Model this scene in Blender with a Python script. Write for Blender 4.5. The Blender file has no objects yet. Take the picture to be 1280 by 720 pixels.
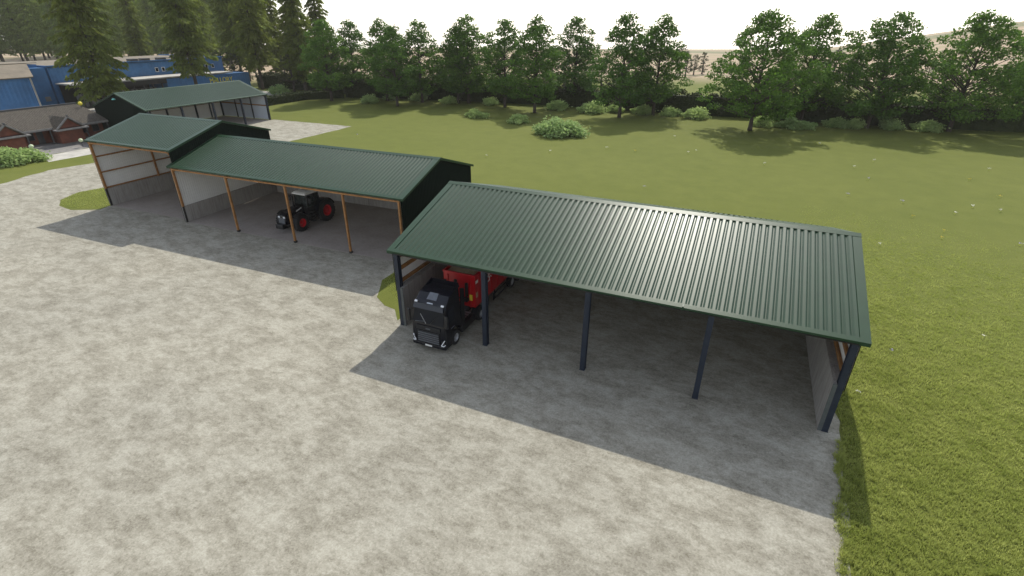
import bpy, bmesh, math, random
import numpy as np
from mathutils import Vector, Matrix
R = math.radians
scene = bpy.context.scene
col = scene.collection
random.seed(7)

# ------------------------------------------------------------------ camera
cam_d = bpy.data.cameras.new('camera'); cam = bpy.data.objects.new('camera', cam_d); col.objects.link(cam)
cam_d.sensor_width = 36; cam_d.lens = 642.17 / 1280 * 36
cam_d.clip_start = .3; cam_d.clip_end = 9000
_y, _p, _r = R(-23.779), R(27.004), R(.192)
fw = Vector((math.sin(_y) * math.cos(_p), math.cos(_y) * math.cos(_p), -math.sin(_p)))
rt = Vector((math.cos(_y), -math.sin(_y), 0)); up = rt.cross(fw)
rt2 = rt * math.cos(_r) + up * math.sin(_r); up2 = up * math.cos(_r) - rt * math.sin(_r)
M3 = Matrix((rt2, up2, -fw)).transposed()
cam.matrix_world = Matrix.Translation((0, 0, 19.252)) @ M3.to_4x4()
scene.camera = cam
CAM = Vector((0, 0, 19.252))

# ------------------------------------------------------------------ light
SUN = Vector((-.12, .95, .92)).normalized()          # towards the sun
elev = math.asin(SUN.z)
w = bpy.data.worlds.new('World'); scene.world = w; w.use_nodes = True
nt = w.node_tree; bg = nt.nodes['Background']
sky = nt.nodes.new('ShaderNodeTexSky'); sky.sky_type = 'NISHITA'; sky.sun_disc = False
sky.sun_elevation = elev; sky.sun_rotation = math.atan2(SUN.x, SUN.y)
sky.dust_density = .6; sky.air_density = 1.0; sky.ozone_density = .6; sky.altitude = 100
hs = nt.nodes.new('ShaderNodeHueSaturation'); hs.inputs['Saturation'].default_value = .42
nt.links.new(sky.outputs[0], hs.inputs['Color']); nt.links.new(hs.outputs[0], bg.inputs[0]); bg.inputs[1].default_value = .15
sd = bpy.data.lights.new('sun', 'SUN'); sun = bpy.data.objects.new('sun', sd); col.objects.link(sun)
sd.energy = 2.8; sd.angle = R(.5); sd.color = (1, .95, .84)
sun.rotation_euler = (-SUN).to_track_quat('-Z', 'Y').to_euler()
scene.view_settings.view_transform = 'Standard'; scene.view_settings.look = 'None'
scene.view_settings.gamma = 1; scene.view_settings.use_curve_mapping = False
scene.view_settings.exposure = 0.72

# ------------------------------------------------------------------ materials
def base(name):
    m = bpy.data.materials.new(name); m.use_nodes = True
    return m, m.node_tree, m.node_tree.nodes['Principled BSDF']
def ramp(nt, fac, stops):
    r = nt.nodes.new('ShaderNodeValToRGB'); e = r.color_ramp.elements
    while len(e) > 1: e.remove(e[-1])
    e[0].position = stops[0][0]; e[0].color = (*stops[0][1], 1)
    for p, c in stops[1:]:
        x = e.new(p); x.color = (*c, 1)
    nt.links.new(fac, r.inputs[0]); return r.outputs[0]
def noise(nt, vec, scale, detail=4, rough=.55, dist=0.):
    n = nt.nodes.new('ShaderNodeTexNoise'); n.inputs['Scale'].default_value = scale
    n.inputs['Detail'].default_value = detail; n.inputs['Roughness'].default_value = rough
    n.inputs['Distortion'].default_value = dist
    if vec is not None: nt.links.new(vec, n.inputs['Vector'])
    return n.outputs['Fac']
def mapping(nt, src, sc=(1, 1, 1), rot=(0, 0, 0)):
    m = nt.nodes.new('ShaderNodeMapping'); m.inputs['Scale'].default_value = sc; m.inputs['Rotation'].default_value = rot
    nt.links.new(src, m.inputs['Vector']); return m.outputs[0]
def mixc(nt, fac, a, b, mode='MIX'):
    m = nt.nodes.new('ShaderNodeMix'); m.data_type = 'RGBA'; m.blend_type = mode
    for i, v in ((0, fac), (6, a), (7, b)):
        if hasattr(v, 'links') or hasattr(v, 'node'): nt.links.new(v, m.inputs[i])
        elif i == 0: m.inputs[0].default_value = v
        else: m.inputs[i].default_value = (*v, 1)
    return m.outputs[2]
def objco(nt):
    t = nt.nodes.new('ShaderNodeTexCoord'); return t.outputs['Object']
def bump(nt, b, h, strength=.3, dist=.02):
    n = nt.nodes.new('ShaderNodeBump'); n.inputs['Strength'].default_value = strength; n.inputs['Distance'].default_value = dist
    nt.links.new(h, n.inputs['Height']); nt.links.new(n.outputs[0], b.inputs['Normal'])
def mat(name, c, rough=.6, var=.18, scale=3, metal=0, spec=.5, bmp=0, bscale=40, tint=None, coat=0):
    m, nt, b = base(name)
    co = objco(nt)
    f = noise(nt, co, scale, 6, .65)
    d = tuple(max(0, x * (1 - var)) for x in c); l = tuple(min(1, x * (1 + var)) for x in c)
    if tint: d = tint
    o = ramp(nt, f, [(.3, d), (.7, l)])
    nt.links.new(o, b.inputs['Base Color'])
    b.inputs['Roughness'].default_value = rough; b.inputs['Metallic'].default_value = metal
    b.inputs['Specular IOR Level'].default_value = spec
    b.inputs['Coat Weight'].default_value = coat
    if bmp: bump(nt, b, noise(nt, co, bscale, 5), bmp)
    return m

M = {}
M['roof'] = mat('green painted sheet', (.016, .043, .020), .375, .12, .9, spec=.31)
M['clad_shade'] = mat('shade darkened green cladding', (.004, .010, .007), .7, .12, .8, spec=.05)  # the roof's green, darkened: shade of the walls put into the colour
M['steel'] = mat('blue grey steel', (.020, .027, .042), .55, .2, 2, spec=.3)
M['steelrust'] = mat('dark post shoe', (.025, .023, .021), .7, .3, 4)
M['timber'] = mat('orange timber', (.31, .145, .044), .65, .35, 3, bmp=.15)
M['white'] = mat('white liner sheet', (.78, .775, .74), .6, .05, .5)
M['white_shade'] = mat('shade tinted white liner sheet', (.64, .71, .80), .6, .05, .5)  # bluish shade on the far end wall put into a copy of the white
M['endgrey'] = mat('grey end cover', (.075, .085, .085), .6, .2, 3)
M['trim'] = mat('green trim', (.019, .049, .024), .40, .1, 1, spec=.24)
M['black'] = mat('black plastic', (.012, .012, .014), .45, .2, 6)
M['rubber'] = mat('tyre rubber', (.016, .016, .017), .85, .25, 10)
M['paintblack'] = mat('black blue vehicle paint', (.003, .004, .009), .24, .15, 2, spec=.5, coat=.1)
M['red'] = mat('red trailer paint', (.42, .004, .010), .35, .15, 1.2, coat=.2)
M['redrim'] = mat('red rim paint', (.55, .01, .02), .4, .15, 4)
M['glass'] = mat('dark vehicle glass', (.010, .013, .019), .10, .2, 2, spec=.2)
M['alu'] = mat('aluminium', (.55, .57, .6), .35, .15, 5, metal=.8)
M['rim'] = mat('steel rim', (.35, .36, .38), .45, .2, 6, metal=.4)
M['chrome'] = mat('grille grey', (.16, .17, .19), .35, .2, 6, metal=.5)
M['lampw'] = mat('lamp lens', (.8, .82, .85), .15, .05, 5)
M['yellow'] = mat('yellow plastic', (.75, .62, .05), .5, .1, 5)
M['offwhite'] = mat('white paint', (.7, .7, .68), .5, .06, 2)
M['grain'] = mat('grain load', (.42, .33, .21), .9, .25, 6, bmp=.5)
M['blue'] = mat('blue wall sheet', (.045, .15, .33), .55, .22, .35)
M['brick'] = None
M['greyroof'] = mat('brown grey roof felt', (.17, .14, .10), .85, .25, .5)
M['slab'] = mat('light canopy slab', (.42, .40, .36), .8, .25, .6)
M['dock_shade'] = mat('dock recess shade', (.02, .019, .018), .8, .3, 1)  # near black puts the shade under the dock canopy into the colour
M['darkgrey'] = mat('dark grey metal', (.05, .05, .052), .6, .2, 3)
M['stone'] = mat('grey stone', (.20, .19, .18), .8, .25, 2, bmp=.2)
M['bark'] = mat('bark', (.055, .042, .032), .9, .35, 2.5, bmp=.5, bscale=12)

def m_concrete():
    m, nt, b = base('panel concrete'); co = objco(nt)
    f = noise(nt, mapping(nt, co, (1, 1, .35)), 2.2, 8, .7)
    c = ramp(nt, f, [(.3, (.24, .22, .20)), (.5, (.33, .31, .285)), (.72, (.40, .38, .35))])
    st = noise(nt, mapping(nt, co, (6, 6, .25)), 1.5, 4, .6)
    c = mixc(nt, .35, c, ramp(nt, st, [(.35, (.17, .155, .14)), (.6, (.42, .40, .37))]))
    nt.links.new(c, b.inputs['Base Color']); b.inputs['Roughness'].default_value = .85
    bump(nt, b, noise(nt, co, 14, 6), .25); return m
M['conc'] = m_concrete()
def m_brick():
    m, nt, b = base('red brick'); co = objco(nt)
    br = nt.nodes.new('ShaderNodeTexBrick'); br.inputs['Scale'].default_value = 2.2
    br.inputs['Color1'].default_value = (.17, .05, .028, 1); br.inputs['Color2'].default_value = (.14, .045, .028, 1)
    br.inputs['Mortar'].default_value = (.14, .11, .09, 1); br.inputs['Mortar Size'].default_value = .012
    nt.links.new(mapping(nt, co, (1, 1, 1), (R(90), 0, R(90))), br.inputs['Vector'])
    f = noise(nt, co, 1.2, 5)
    c = mixc(nt, .5, br.outputs['Color'], ramp(nt, f, [(.35, (.07, .026, .018)), (.65, (.20, .065, .035))]))
    nt.links.new(c, b.inputs['Base Color']); b.inputs['Roughness'].default_value = .85; return m
M['brick'] = m_brick()
def m_tile():
    m, nt, b = base('grey brown roof tile'); co = objco(nt)
    n = noise(nt, co, 1.2, 6, .7); n2 = noise(nt, mapping(nt, co, (5, 5, 9)), 1, 1)
    c = mixc(nt, .45, ramp(nt, n, [(.3, (.05, .042, .034)), (.7, (.125, .105, .08))]), ramp(nt, n2, [(.4, (.035, .03, .025)), (.6, (.17, .145, .11))]))
    nt.links.new(c, b.inputs['Base Color']); b.inputs['Roughness'].default_value = .8; return m
M['tile'] = m_tile()

def m_gravel():
    m, nt, b = base('compacted gravel'); co = objco(nt)
    ca = mapping(nt, co, (1, 1.5, 1), (0, 0, R(24)))
    big = noise(nt, ca, .50, 9, .72, .2)
    mid = noise(nt, mapping(nt, co, (1, 2.0, 1), (0, 0, R(20))), 1.5, 9, .78, .3)
    fin = noise(nt, mapping(nt, co, (1, 2.2, 1), (0, 0, R(-20))), 9, 8, .8)
    wide = noise(nt, co, .09, 4, .5)
    c1 = ramp(nt, big, [(.39, (.135, .122, .094)), (.46, (.205, .190, .153)), (.52, (.315, .300, .255)), (.60, (.405, .392, .342))])
    c2 = ramp(nt, mid, [(.41, (.130, .118, .090)), (.49, (.270, .255, .213)), (.57, (.410, .394, .342))])
    c = mixc(nt, .40, c1, c2)
    c3 = ramp(nt, fin, [(.34, (.11, .10, .075)), (.5, (.28, .262, .212)), (.66, (.46, .435, .365))])
    c = mixc(nt, .26, c, c3)
    c = mixc(nt, .6, c, ramp(nt, wide, [(.35, (.89, .89, .85)), (.65, (1.07, 1.06, 1.0))]), 'MULTIPLY')
    vo = nt.nodes.new('ShaderNodeTexVoronoi'); vo.inputs['Scale'].default_value = 14; nt.links.new(co, vo.inputs['Vector'])
    c = mixc(nt, .18, c, ramp(nt, vo.outputs['Color'], [(.1, (.15, .14, .11)), (.9, (.6, .57, .5))]))
    nt.links.new(c, b.inputs['Base Color']); b.inputs['Roughness'].default_value = .95
    b.inputs['Specular IOR Level'].default_value = .15
    bump(nt, b, fin, .5, .03); return m
M['gravel'] = m_gravel()
def m_floor():
    m, nt, b = base('shed floor concrete'); co = objco(nt)
    big = noise(nt, co, .5, 8, .7); fin = noise(nt, co, 5, 6, .7)
    c = mixc(nt, .4, ramp(nt, big, [(.35, (.25, .215, .19)), (.65, (.36, .32, .29))]), ramp(nt, fin, [(.35, (.23, .2, .175)), (.65, (.38, .34, .31))]))
    nt.links.new(c, b.inputs['Base Color']); b.inputs['Roughness'].default_value = .9; return m
M['floor'] = m_floor()
def m_grass():
    m, nt, b = base('meadow grass'); co = objco(nt)
    wide = noise(nt, co, .035, 5, .6); mid = noise(nt, co, .35, 7, .7); fin = noise(nt, mapping(nt, co, (1, 1, 1)), 7, 6, .75)
    g = ramp(nt, wide, [(.35, (.112, .132, .024)), (.65, (.152, .165, .036))])
    g = mixc(nt, .45, g, ramp(nt, mid, [(.35, (.088, .110, .020)), (.65, (.164, .175, .040))]))
    g = mixc(nt, .4, g, ramp(nt, fin, [(.3, (.05, .070, .012)), (.5, (.11, .130, .028)), (.7, (.18, .19, .055))]))
    # farther out: ploughed and cropped fields in broad strips
    cf = mapping(nt, co, (1, 1, 1), (0, 0, R(-28)))
    sp = nt.nodes.new('ShaderNodeSeparateXYZ'); nt.links.new(cf, sp.inputs[0])
    vf = nt.nodes.new('ShaderNodeTexNoise'); vf.noise_dimensions = '1D'; vf.inputs['Scale'].default_value = .011; vf.inputs['Detail'].default_value = 0
    nt.links.new(sp.outputs[1], vf.inputs['W'])
    fl = nt.nodes.new('ShaderNodeValToRGB'); fl.color_ramp.interpolation = 'CONSTANT'
    e = fl.color_ramp.elements; e[0].position = 0; e[0].color = (.34, .26, .17, 1); e[1].position = .42; e[1].color = (.42, .32, .22, 1)
    for p, cc in ((.50, (.16, .17, .085)), (.55, (.40, .30, .21)), (.62, (.30, .25, .14))):
        x = e.new(p); x.color = (*cc, 1)
    nt.links.new(vf.outputs['Fac'], fl.inputs[0])
    fld = mixc(nt, .4, fl.outputs[0], ramp(nt, noise(nt, mapping(nt, cf, (.02, .6, 1)), 1, 4), [(.35, (.26, .20, .13)), (.65, (.42, .33, .24))]))
    geo = nt.nodes.new('ShaderNodeTexCoord')
    ln = nt.nodes.new('ShaderNodeVectorMath'); ln.operation = 'LENGTH'; nt.links.new(geo.outputs['Object'], ln.inputs[0])
    mr = nt.nodes.new('ShaderNodeMapRange'); mr.inputs[1].default_value = 215; mr.inputs[2].default_value = 260
    nt.links.new(ln.outputs['Value'], mr.inputs[0])
    bd = nt.nodes.new('ShaderNodeMapRange'); bd.inputs[1].default_value = 0; bd.inputs[2].default_value = 1000; nt.links.new(ln.outputs['Value'], bd.inputs[0])
    bf = nt.nodes.new('ShaderNodeValToRGB'); bf.color_ramp.interpolation = 'CONSTANT'; e = bf.color_ramp.elements; e[0].position = 0; e[0].color = (0, 0, 0, 1); e[1].position = .70; e[1].color = (.75, .75, .75, 1)
    x = e.new(.80); x.color = (0, 0, 0, 1)
    nt.links.new(bd.outputs[0], bf.inputs[0]); fld = mixc(nt, bf.outputs[0], fld, (.15, .165, .085))
    c = mixc(nt, mr.outputs[0], g, fld)
    nt.links.new(c, b.inputs['Base Color']); b.inputs['Roughness'].default_value = .95; b.inputs['Specular IOR Level'].default_value = .1
    bump(nt, b, fin, .7, .06); return m
M['grass'] = m_grass()
def m_leaf(name, dark, light, sc=.5, trans=.35):
    m, nt, b = base(name); co = objco(nt)
    g = nt.nodes.new('ShaderNodeNewGeometry')
    f = noise(nt, co, sc, 3); rn = g.outputs['Random Per Island']
    c = mixc(nt, .5, ramp(nt, f, [(.35, dark), (.65, light)]), ramp(nt, rn, [(0, dark), (1, light)]))
    oi = nt.nodes.new('ShaderNodeObjectInfo')
    c = mixc(nt, 1.0, c, ramp(nt, oi.outputs['Random'], [(0, (.82, .86, .85)), (1, (1.16, 1.1, 1.0))]), 'MULTIPLY')
    nt.links.new(c, b.inputs['Base Color']); b.inputs['Roughness'].default_value = .75; b.inputs['Specular IOR Level'].default_value = .2
    t = nt.nodes.new('ShaderNodeBsdfTranslucent'); nt.links.new(c, t.inputs[0])
    mx = nt.nodes.new('ShaderNodeMixShader'); mx.inputs[0].default_value = trans
    nt.links.new(b.outputs[0], mx.inputs[1]); nt.links.new(t.outputs[0], mx.inputs[2])
    nt.links.new(mx.outputs[0], nt.nodes['Material Output'].inputs[0]); return m
M['leaf'] = m_leaf('broad leaves', (.032, .090, .011), (.13, .245, .038), .5, .35)
M['needle'] = m_leaf('conifer needles', (.09, .13, .024), (.22, .26, .055), .3, .5)
M['bush'] = m_leaf('bright shrub leaves', (.22, .34, .11), (.50, .62, .26), .8, .4)
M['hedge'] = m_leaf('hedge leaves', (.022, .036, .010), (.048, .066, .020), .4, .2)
M['hazeleaf'] = m_leaf('haze tinted far leaves', (.050, .062, .030), (.085, .095, .05), .3, .2)  # distance haze put into the leaf colour as grey green
M['blade'] = m_leaf('grass blades', (.29, .34, .07), (.52, .54, .17), .6, .6)
M['moss'] = m_leaf('pale shrub leaves', (.12, .17, .08), (.24, .28, .15), .8)

# ------------------------------------------------------------------ helpers
def tag(o, label=None, cat=None, group=None, kind=None):
    if label: o['label'] = label
    if cat: o['category'] = cat
    if group: o['group'] = group
    if kind: o['kind'] = kind
    return o
def empty(name, loc=(0, 0, 0), rz=0, label=None, cat=None, group=None):
    o = bpy.data.objects.new(name, None); col.objects.link(o); o.location = loc; o.rotation_euler = (0, 0, rz)
    o.empty_display_size = .5
    return tag(o, label, cat, group)
class MB:
    def __init__(s): s.v = []; s.f = []
    def add(s, vs, fs):
        n = len(s.v); s.v += [tuple(a) for a in vs]; s.f += [tuple(i + n for i in f) for f in fs]; return s
    def box(s, x0, x1, y0, y1, z0, z1):
        return s.add([(x0, y0, z0), (x1, y0, z0), (x1, y1, z0), (x0, y1, z0), (x0, y0, z1), (x1, y0, z1), (x1, y1, z1), (x0, y1, z1)],
                     [(3, 2, 1, 0), (4, 5, 6, 7), (0, 1, 5, 4), (1, 2, 6, 5), (2, 3, 7, 6), (3, 0, 4, 7)])
    def bar(s, a, b, wd, ht, upv=(0, 0, 1)):
        a = Vector(a); b = Vector(b); d = (b - a).normalized(); u = Vector(upv)
        r = d.cross(u)
        if r.length < 1e-4: r = Vector((1, 0, 0))
        r.normalize(); u = r.cross(d)
        r *= wd / 2; u *= ht / 2
        return s.add([a - r - u, a + r - u, a + r + u, a - r + u, b - r - u, b + r - u, b + r + u, b - r + u],
                     [(0, 1, 2, 3), (7, 6, 5, 4), (1, 0, 4, 5), (2, 1, 5, 6), (3, 2, 6, 7), (0, 3, 7, 4)])
    def tube(s, pts, rad, n=8):
        pts = [Vector(p) for p in pts]
        if not hasattr(rad, '__len__'): rad = [rad] * len(pts)
        vs = []; fs = []
        for i, p in enumerate(pts):
            d = (pts[min(i + 1, len(pts) - 1)] - pts[max(i - 1, 0)]).normalized()
            a = d.cross(Vector((0, 0, 1)) if abs(d.z) < .9 else Vector((1, 0, 0))).normalized(); b = d.cross(a)
            for k in range(n):
                t = 2 * math.pi * k / n; vs.append(p + (a * math.cos(t) + b * math.sin(t)) * rad[i])
            if i:
                for k in range(n):
                    fs.append(((i - 1) * n + k, (i - 1) * n + (k + 1) % n, i * n + (k + 1) % n, i * n + k))
        fs.append(tuple(range(n))[::-1]); fs.append(tuple(range((len(pts) - 1) * n, len(pts) * n)))
        return s.add(vs, fs)
    def lathe_x(s, c, prof, n=28, caps=True):      # axis along x; prof = [(x, r)]
        vs = []; fs = []
        for x, r in prof:
            for k in range(n):
                t = 2 * math.pi * k / n; vs.append((c[0] + x, c[1] + r * math.cos(t), c[2] + r * math.sin(t)))
        for i in range(len(prof) - 1):
            for k in range(n):
                fs.append((i * n + k, i * n + (k + 1) % n, (i + 1) * n + (k + 1) % n, (i + 1) * n + k))
        if caps: fs.append(tuple(range(n))); fs.append(tuple(range((len(prof) - 1) * n, len(prof) * n))[::-1])
        return s.add(vs, fs)
    def prism(s, poly, x0, x1):         # poly in (y, z), extruded along x
        n = len(poly)
        vs = [(x0, y, z) for y, z in poly] + [(x1, y, z) for y, z in poly]
        return s.add(vs, [tuple(range(n)), tuple(range(n, 2 * n))[::-1]] + [(i + n, (i + 1) % n + n, (i + 1) % n, i) for i in range(n)])
    def build(s, name, m, parent=None, smooth=False, bevel=0, loc=None):
        me = bpy.data.meshes.new(name); me.from_pydata(s.v, [], s.f); me.update()
        bm = bmesh.new(); bm.from_mesh(me); bmesh.ops.recalc_face_normals(bm, faces=bm.faces); bm.to_mesh(me); bm.free()
        me.materials.append(m)
        if smooth: me.shade_smooth()
        o = bpy.data.objects.new(name, me); col.objects.link(o)
        if parent: o.parent = parent
        if loc: o.location = loc
        if bevel:
            b = o.modifiers.new('bevel', 'BEVEL'); b.width = bevel; b.segments = 2; b.limit_method = 'ANGLE'
        return o
def copy_tree(o, parent=None):
    c = o.copy(); col.objects.link(c)
    if parent: c.parent = parent
    for ch in [x for x in o.children]: copy_tree(ch, c)
    return c
def np_mesh(name, verts, faces_n, m):
    """verts: (N,3) array whose consecutive runs of faces_n verts make one face"""
    me = bpy.data.meshes.new(name); nv = len(verts); nf = nv // faces_n
    me.vertices.add(nv); me.vertices.foreach_set('co', verts.astype(np.float32).ravel())
    me.loops.add(nv); me.loops.foreach_set('vertex_index', np.arange(nv, dtype=np.int32))
    me.polygons.add(nf); me.polygons.foreach_set('loop_start', np.arange(0, nv, faces_n, dtype=np.int32))
    me.update(calc_edges=True); me.materials.append(m)
    return me
def leafquads(rng, cen, size, flat=0.0, aspect=.6):
    """one quad per centre, random orientation"""
    n = len(cen)
    a = rng.normal(size=(n, 3)); a[:, 2] *= (1 - flat); a /= np.linalg.norm(a, axis=1)[:, None]
    b = rng.normal(size=(n, 3)); b[:, 2] *= (1 - flat); b -= (a * b).sum(1)[:, None] * a; b /= np.linalg.norm(b, axis=1)[:, None]
    s = (size * rng.uniform(.6, 1.3, n))[:, None]
    a = a * s; b = b * s * aspect
    return np.stack([cen - a * .5, cen + b * .5 - a * .05, cen + a * .5, cen - b * .5 - a * .05], 1).reshape(-1, 3)

# ------------------------------------------------------------------ ground
def terrain_z(x, y):
    r = math.hypot(x, y)
    if r < 230: return 0.
    az = math.degrees(math.atan2(x, y))          # 0 = +Y, clockwise
    # crest height at 900 m by bearing (camera looks at -23.8)
    if az < 4: cz = -11.
    elif az < 30: cz = -11 + (az - 4) / 15. * 42
    else: cz = 62 + (az - 30) * .6
    if az < -45: cz = -6.
    if r < 900:
        t = (r - 230) / 670.
        z = cz * (t * t * (3 - 2 * t) * .5 + t * .5)
    else:
        z = cz - .047 * (r - 900)
    return z + 1.6 * math.sin(x * .011 + 1) * math.sin(y * .008) * min(1, (r - 230) / 300)
mb = MB(); NA = 144
rs = [0, 60, 120, 180, 230, 270, 320, 380, 440, 500, 560, 620, 680, 740, 800, 850, 900, 950, 1050, 1300, 1700, 2400, 3600, 5500]
vs = [(0, 0, 0)]; fs = []
for r in rs[1:]:
    for k in range(NA):
        a = 2 * math.pi * k / NA; x, y = r * math.sin(a), r * math.cos(a); vs.append((x, y, terrain_z(x, y)))
for k in range(NA): fs.append((0, 1 + k, 1 + (k + 1) % NA))
for i in range(len(rs) - 2):
    for k in range(NA):
        fs.append((1 + i * NA + k, 1 + (i + 1) * NA + k, 1 + (i + 1) * NA + (k + 1) % NA, 1 + i * NA + (k + 1) % NA))
tag(mb.add(vs, fs).build('ground', M['grass'], smooth=True), kind='structure')

def sheet(name, pts, z, m, wob=.0, step=.8, kind='structure'):
    rnd = random.Random(3); out = []
    n = len(pts)
    for i in range(n):
        a = Vector((*pts[i], 0)); b = Vector((*pts[(i + 1) % n], 0)); L = (b - a).length
        k = max(1, int(L / step)) if wob else 1
        nn = Vector((-(b - a).y, (b - a).x, 0)) / max(L, 1e-6)
        for j in range(k):
            p = a + (b - a) * j / k
            if wob and j: p += nn * (rnd.uniform(-1, 1) * wob + wob * .9 * math.sin(j * .9 + i))
            out.append((p.x, p.y, z))
    bm = bmesh.new(); f = bm.faces.new([bm.verts.new(p) for p in out]); bm.normal_update()
    if f.normal.z < 0: f.normal_flip()
    bmesh.ops.triangulate(bm, faces=[f])
    me = bpy.data.meshes.new(name); bm.to_mesh(me); bm.free(); me.materials.append(m)
    o = bpy.data.objects.new(name, me); col.objects.link(o)
    return tag(o, kind=kind)
sheet('gravel_yard', [(6.85, -40), (6.95, 14), (7.05, 18), (7.55, 25.6), (7.3, 43.4), (-20.7, 43.4), (-20.7, 34), (-26, 34), (-26, 48), (-54.5, 48), (-56, 49.2), (-67.8, 49.2),
                      (-77.4, 52), (-77.4, 90.3), (-99.6, 90.0), (-99.6, 89.3), (-114.8, 89.3), (-114.8, 62), (-93, 61.5), (-92.4, 47.5), (-93.5, 41.5), (-91, 34.5), (-90, 18), (-95, -40)],
      .004, M['gravel'], wob=.13)
sheet('grass_patch', [(-67.3, 33.3), (-70.2, 31.8), (-73.3, 32.2), (-75.7, 33.6), (-77.3, 36.6), (-76.3, 39.2), (-73, 42), (-67.75, 43), (-67.75, 34.5)], .010, M['grass'], wob=.03)
sheet('grass_patch', [(-20.75, 26.3), (-21.9, 27.6), (-23, 27.8), (-24.4, 28.7), (-25.9, 31.4), (-25.9, 50), (-20.75, 50)], .010, M['grass'], wob=.03)
sheet('footpath', [(-99.3, 44.6), (-99.0, 60), (-104.6, 60), (-104.8, 46.0)], .006, M['slab'], wob=.05)
sheet('road', [(-155.5, 20), (-155.5, 132.5), (-131, 131), (-134, 126), (-139, 122), (-141, 60), (-141, 20)], .006, M['slab'], wob=.1)
sheet('house_forecourt', [(-104.9, 30), (-104.9, 62), (-113, 64), (-113, 30)], .005, M['stone'], wob=.1)

# ------------------------------------------------------------------ sheds
def ribbed(p0, p1, zb, zt, out, pitch=.333, depth=.03, rib=.45):
    """vertical sheet from p0 to p1 (2D); zb, zt give bottom and top at distance s; ribs stand towards out"""
    p0 = Vector(p0); p1 = Vector(p1); L = (p1 - p0).length; d = (p1 - p0) / L; o = Vector(out)
    ss = [0]; k = 0
    n = max(1, round(L / pitch)); q = L / n; rows = []
    for i in range(n):
        a = i * q
        rows += [(a, 0), (a + q * (1 - rib) * .85, 0), (a + q * (1 - rib), depth), (a + q * .92, depth)]
    rows.append((L, 0)); vs = []; fs = []
    for s_, e in rows:
        p = p0 + d * s_ + o * e
        vs += [(p.x, p.y, zb(s_)), (p.x, p.y, zt(s_))]
    for i in range(len(rows) - 1): fs.append((2 * i, 2 * i + 2, 2 * i + 3, 2 * i + 1))
    return vs, fs
def slope_sheet(x0, x1, a, b, pitch=.388, depth=.066):
    """box profile roof sheet; a, b = (y, z) of lower and upper edge"""
    L = x1 - x0; n = round(L / pitch); q = L / n; rows = []
    ln = math.hypot(b[0] - a[0], b[1] - a[1]); ny, nz = -(b[1] - a[1]) / ln, (b[0] - a[0]) / ln
    if nz < 0: ny, nz = -ny, -nz
    for i in range(n):
        x = x0 + i * q
        rows += [(x, 0), (x + q * .12, 0), (x + q * .37, depth), (x + q * .76, depth)]
    rows.append((x1, 0)); vs = []; fs = []
    for x, e in rows: vs += [(x, a[0] + ny * e, a[1] + nz * e), (x, b[0] + ny * e, b[1] + nz * e)]
    for i in range(len(rows) - 1): fs.append((2 * i, 2 * i + 2, 2 * i + 3, 2 * i + 1))
    return vs, fs
def ibeam(mb_, x, y, z0, z1, wd=.24, dp=.34, tf=.03):
    mb_.box(x - wd / 2, x + wd / 2, y, y + tf, z0, z1); mb_.box(x - wd / 2, x + wd / 2, y + dp - tf, y + dp, z0, z1)
    mb_.box(x - .012, x + .012, y + tf, y + dp - tf, z0, z1)
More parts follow.
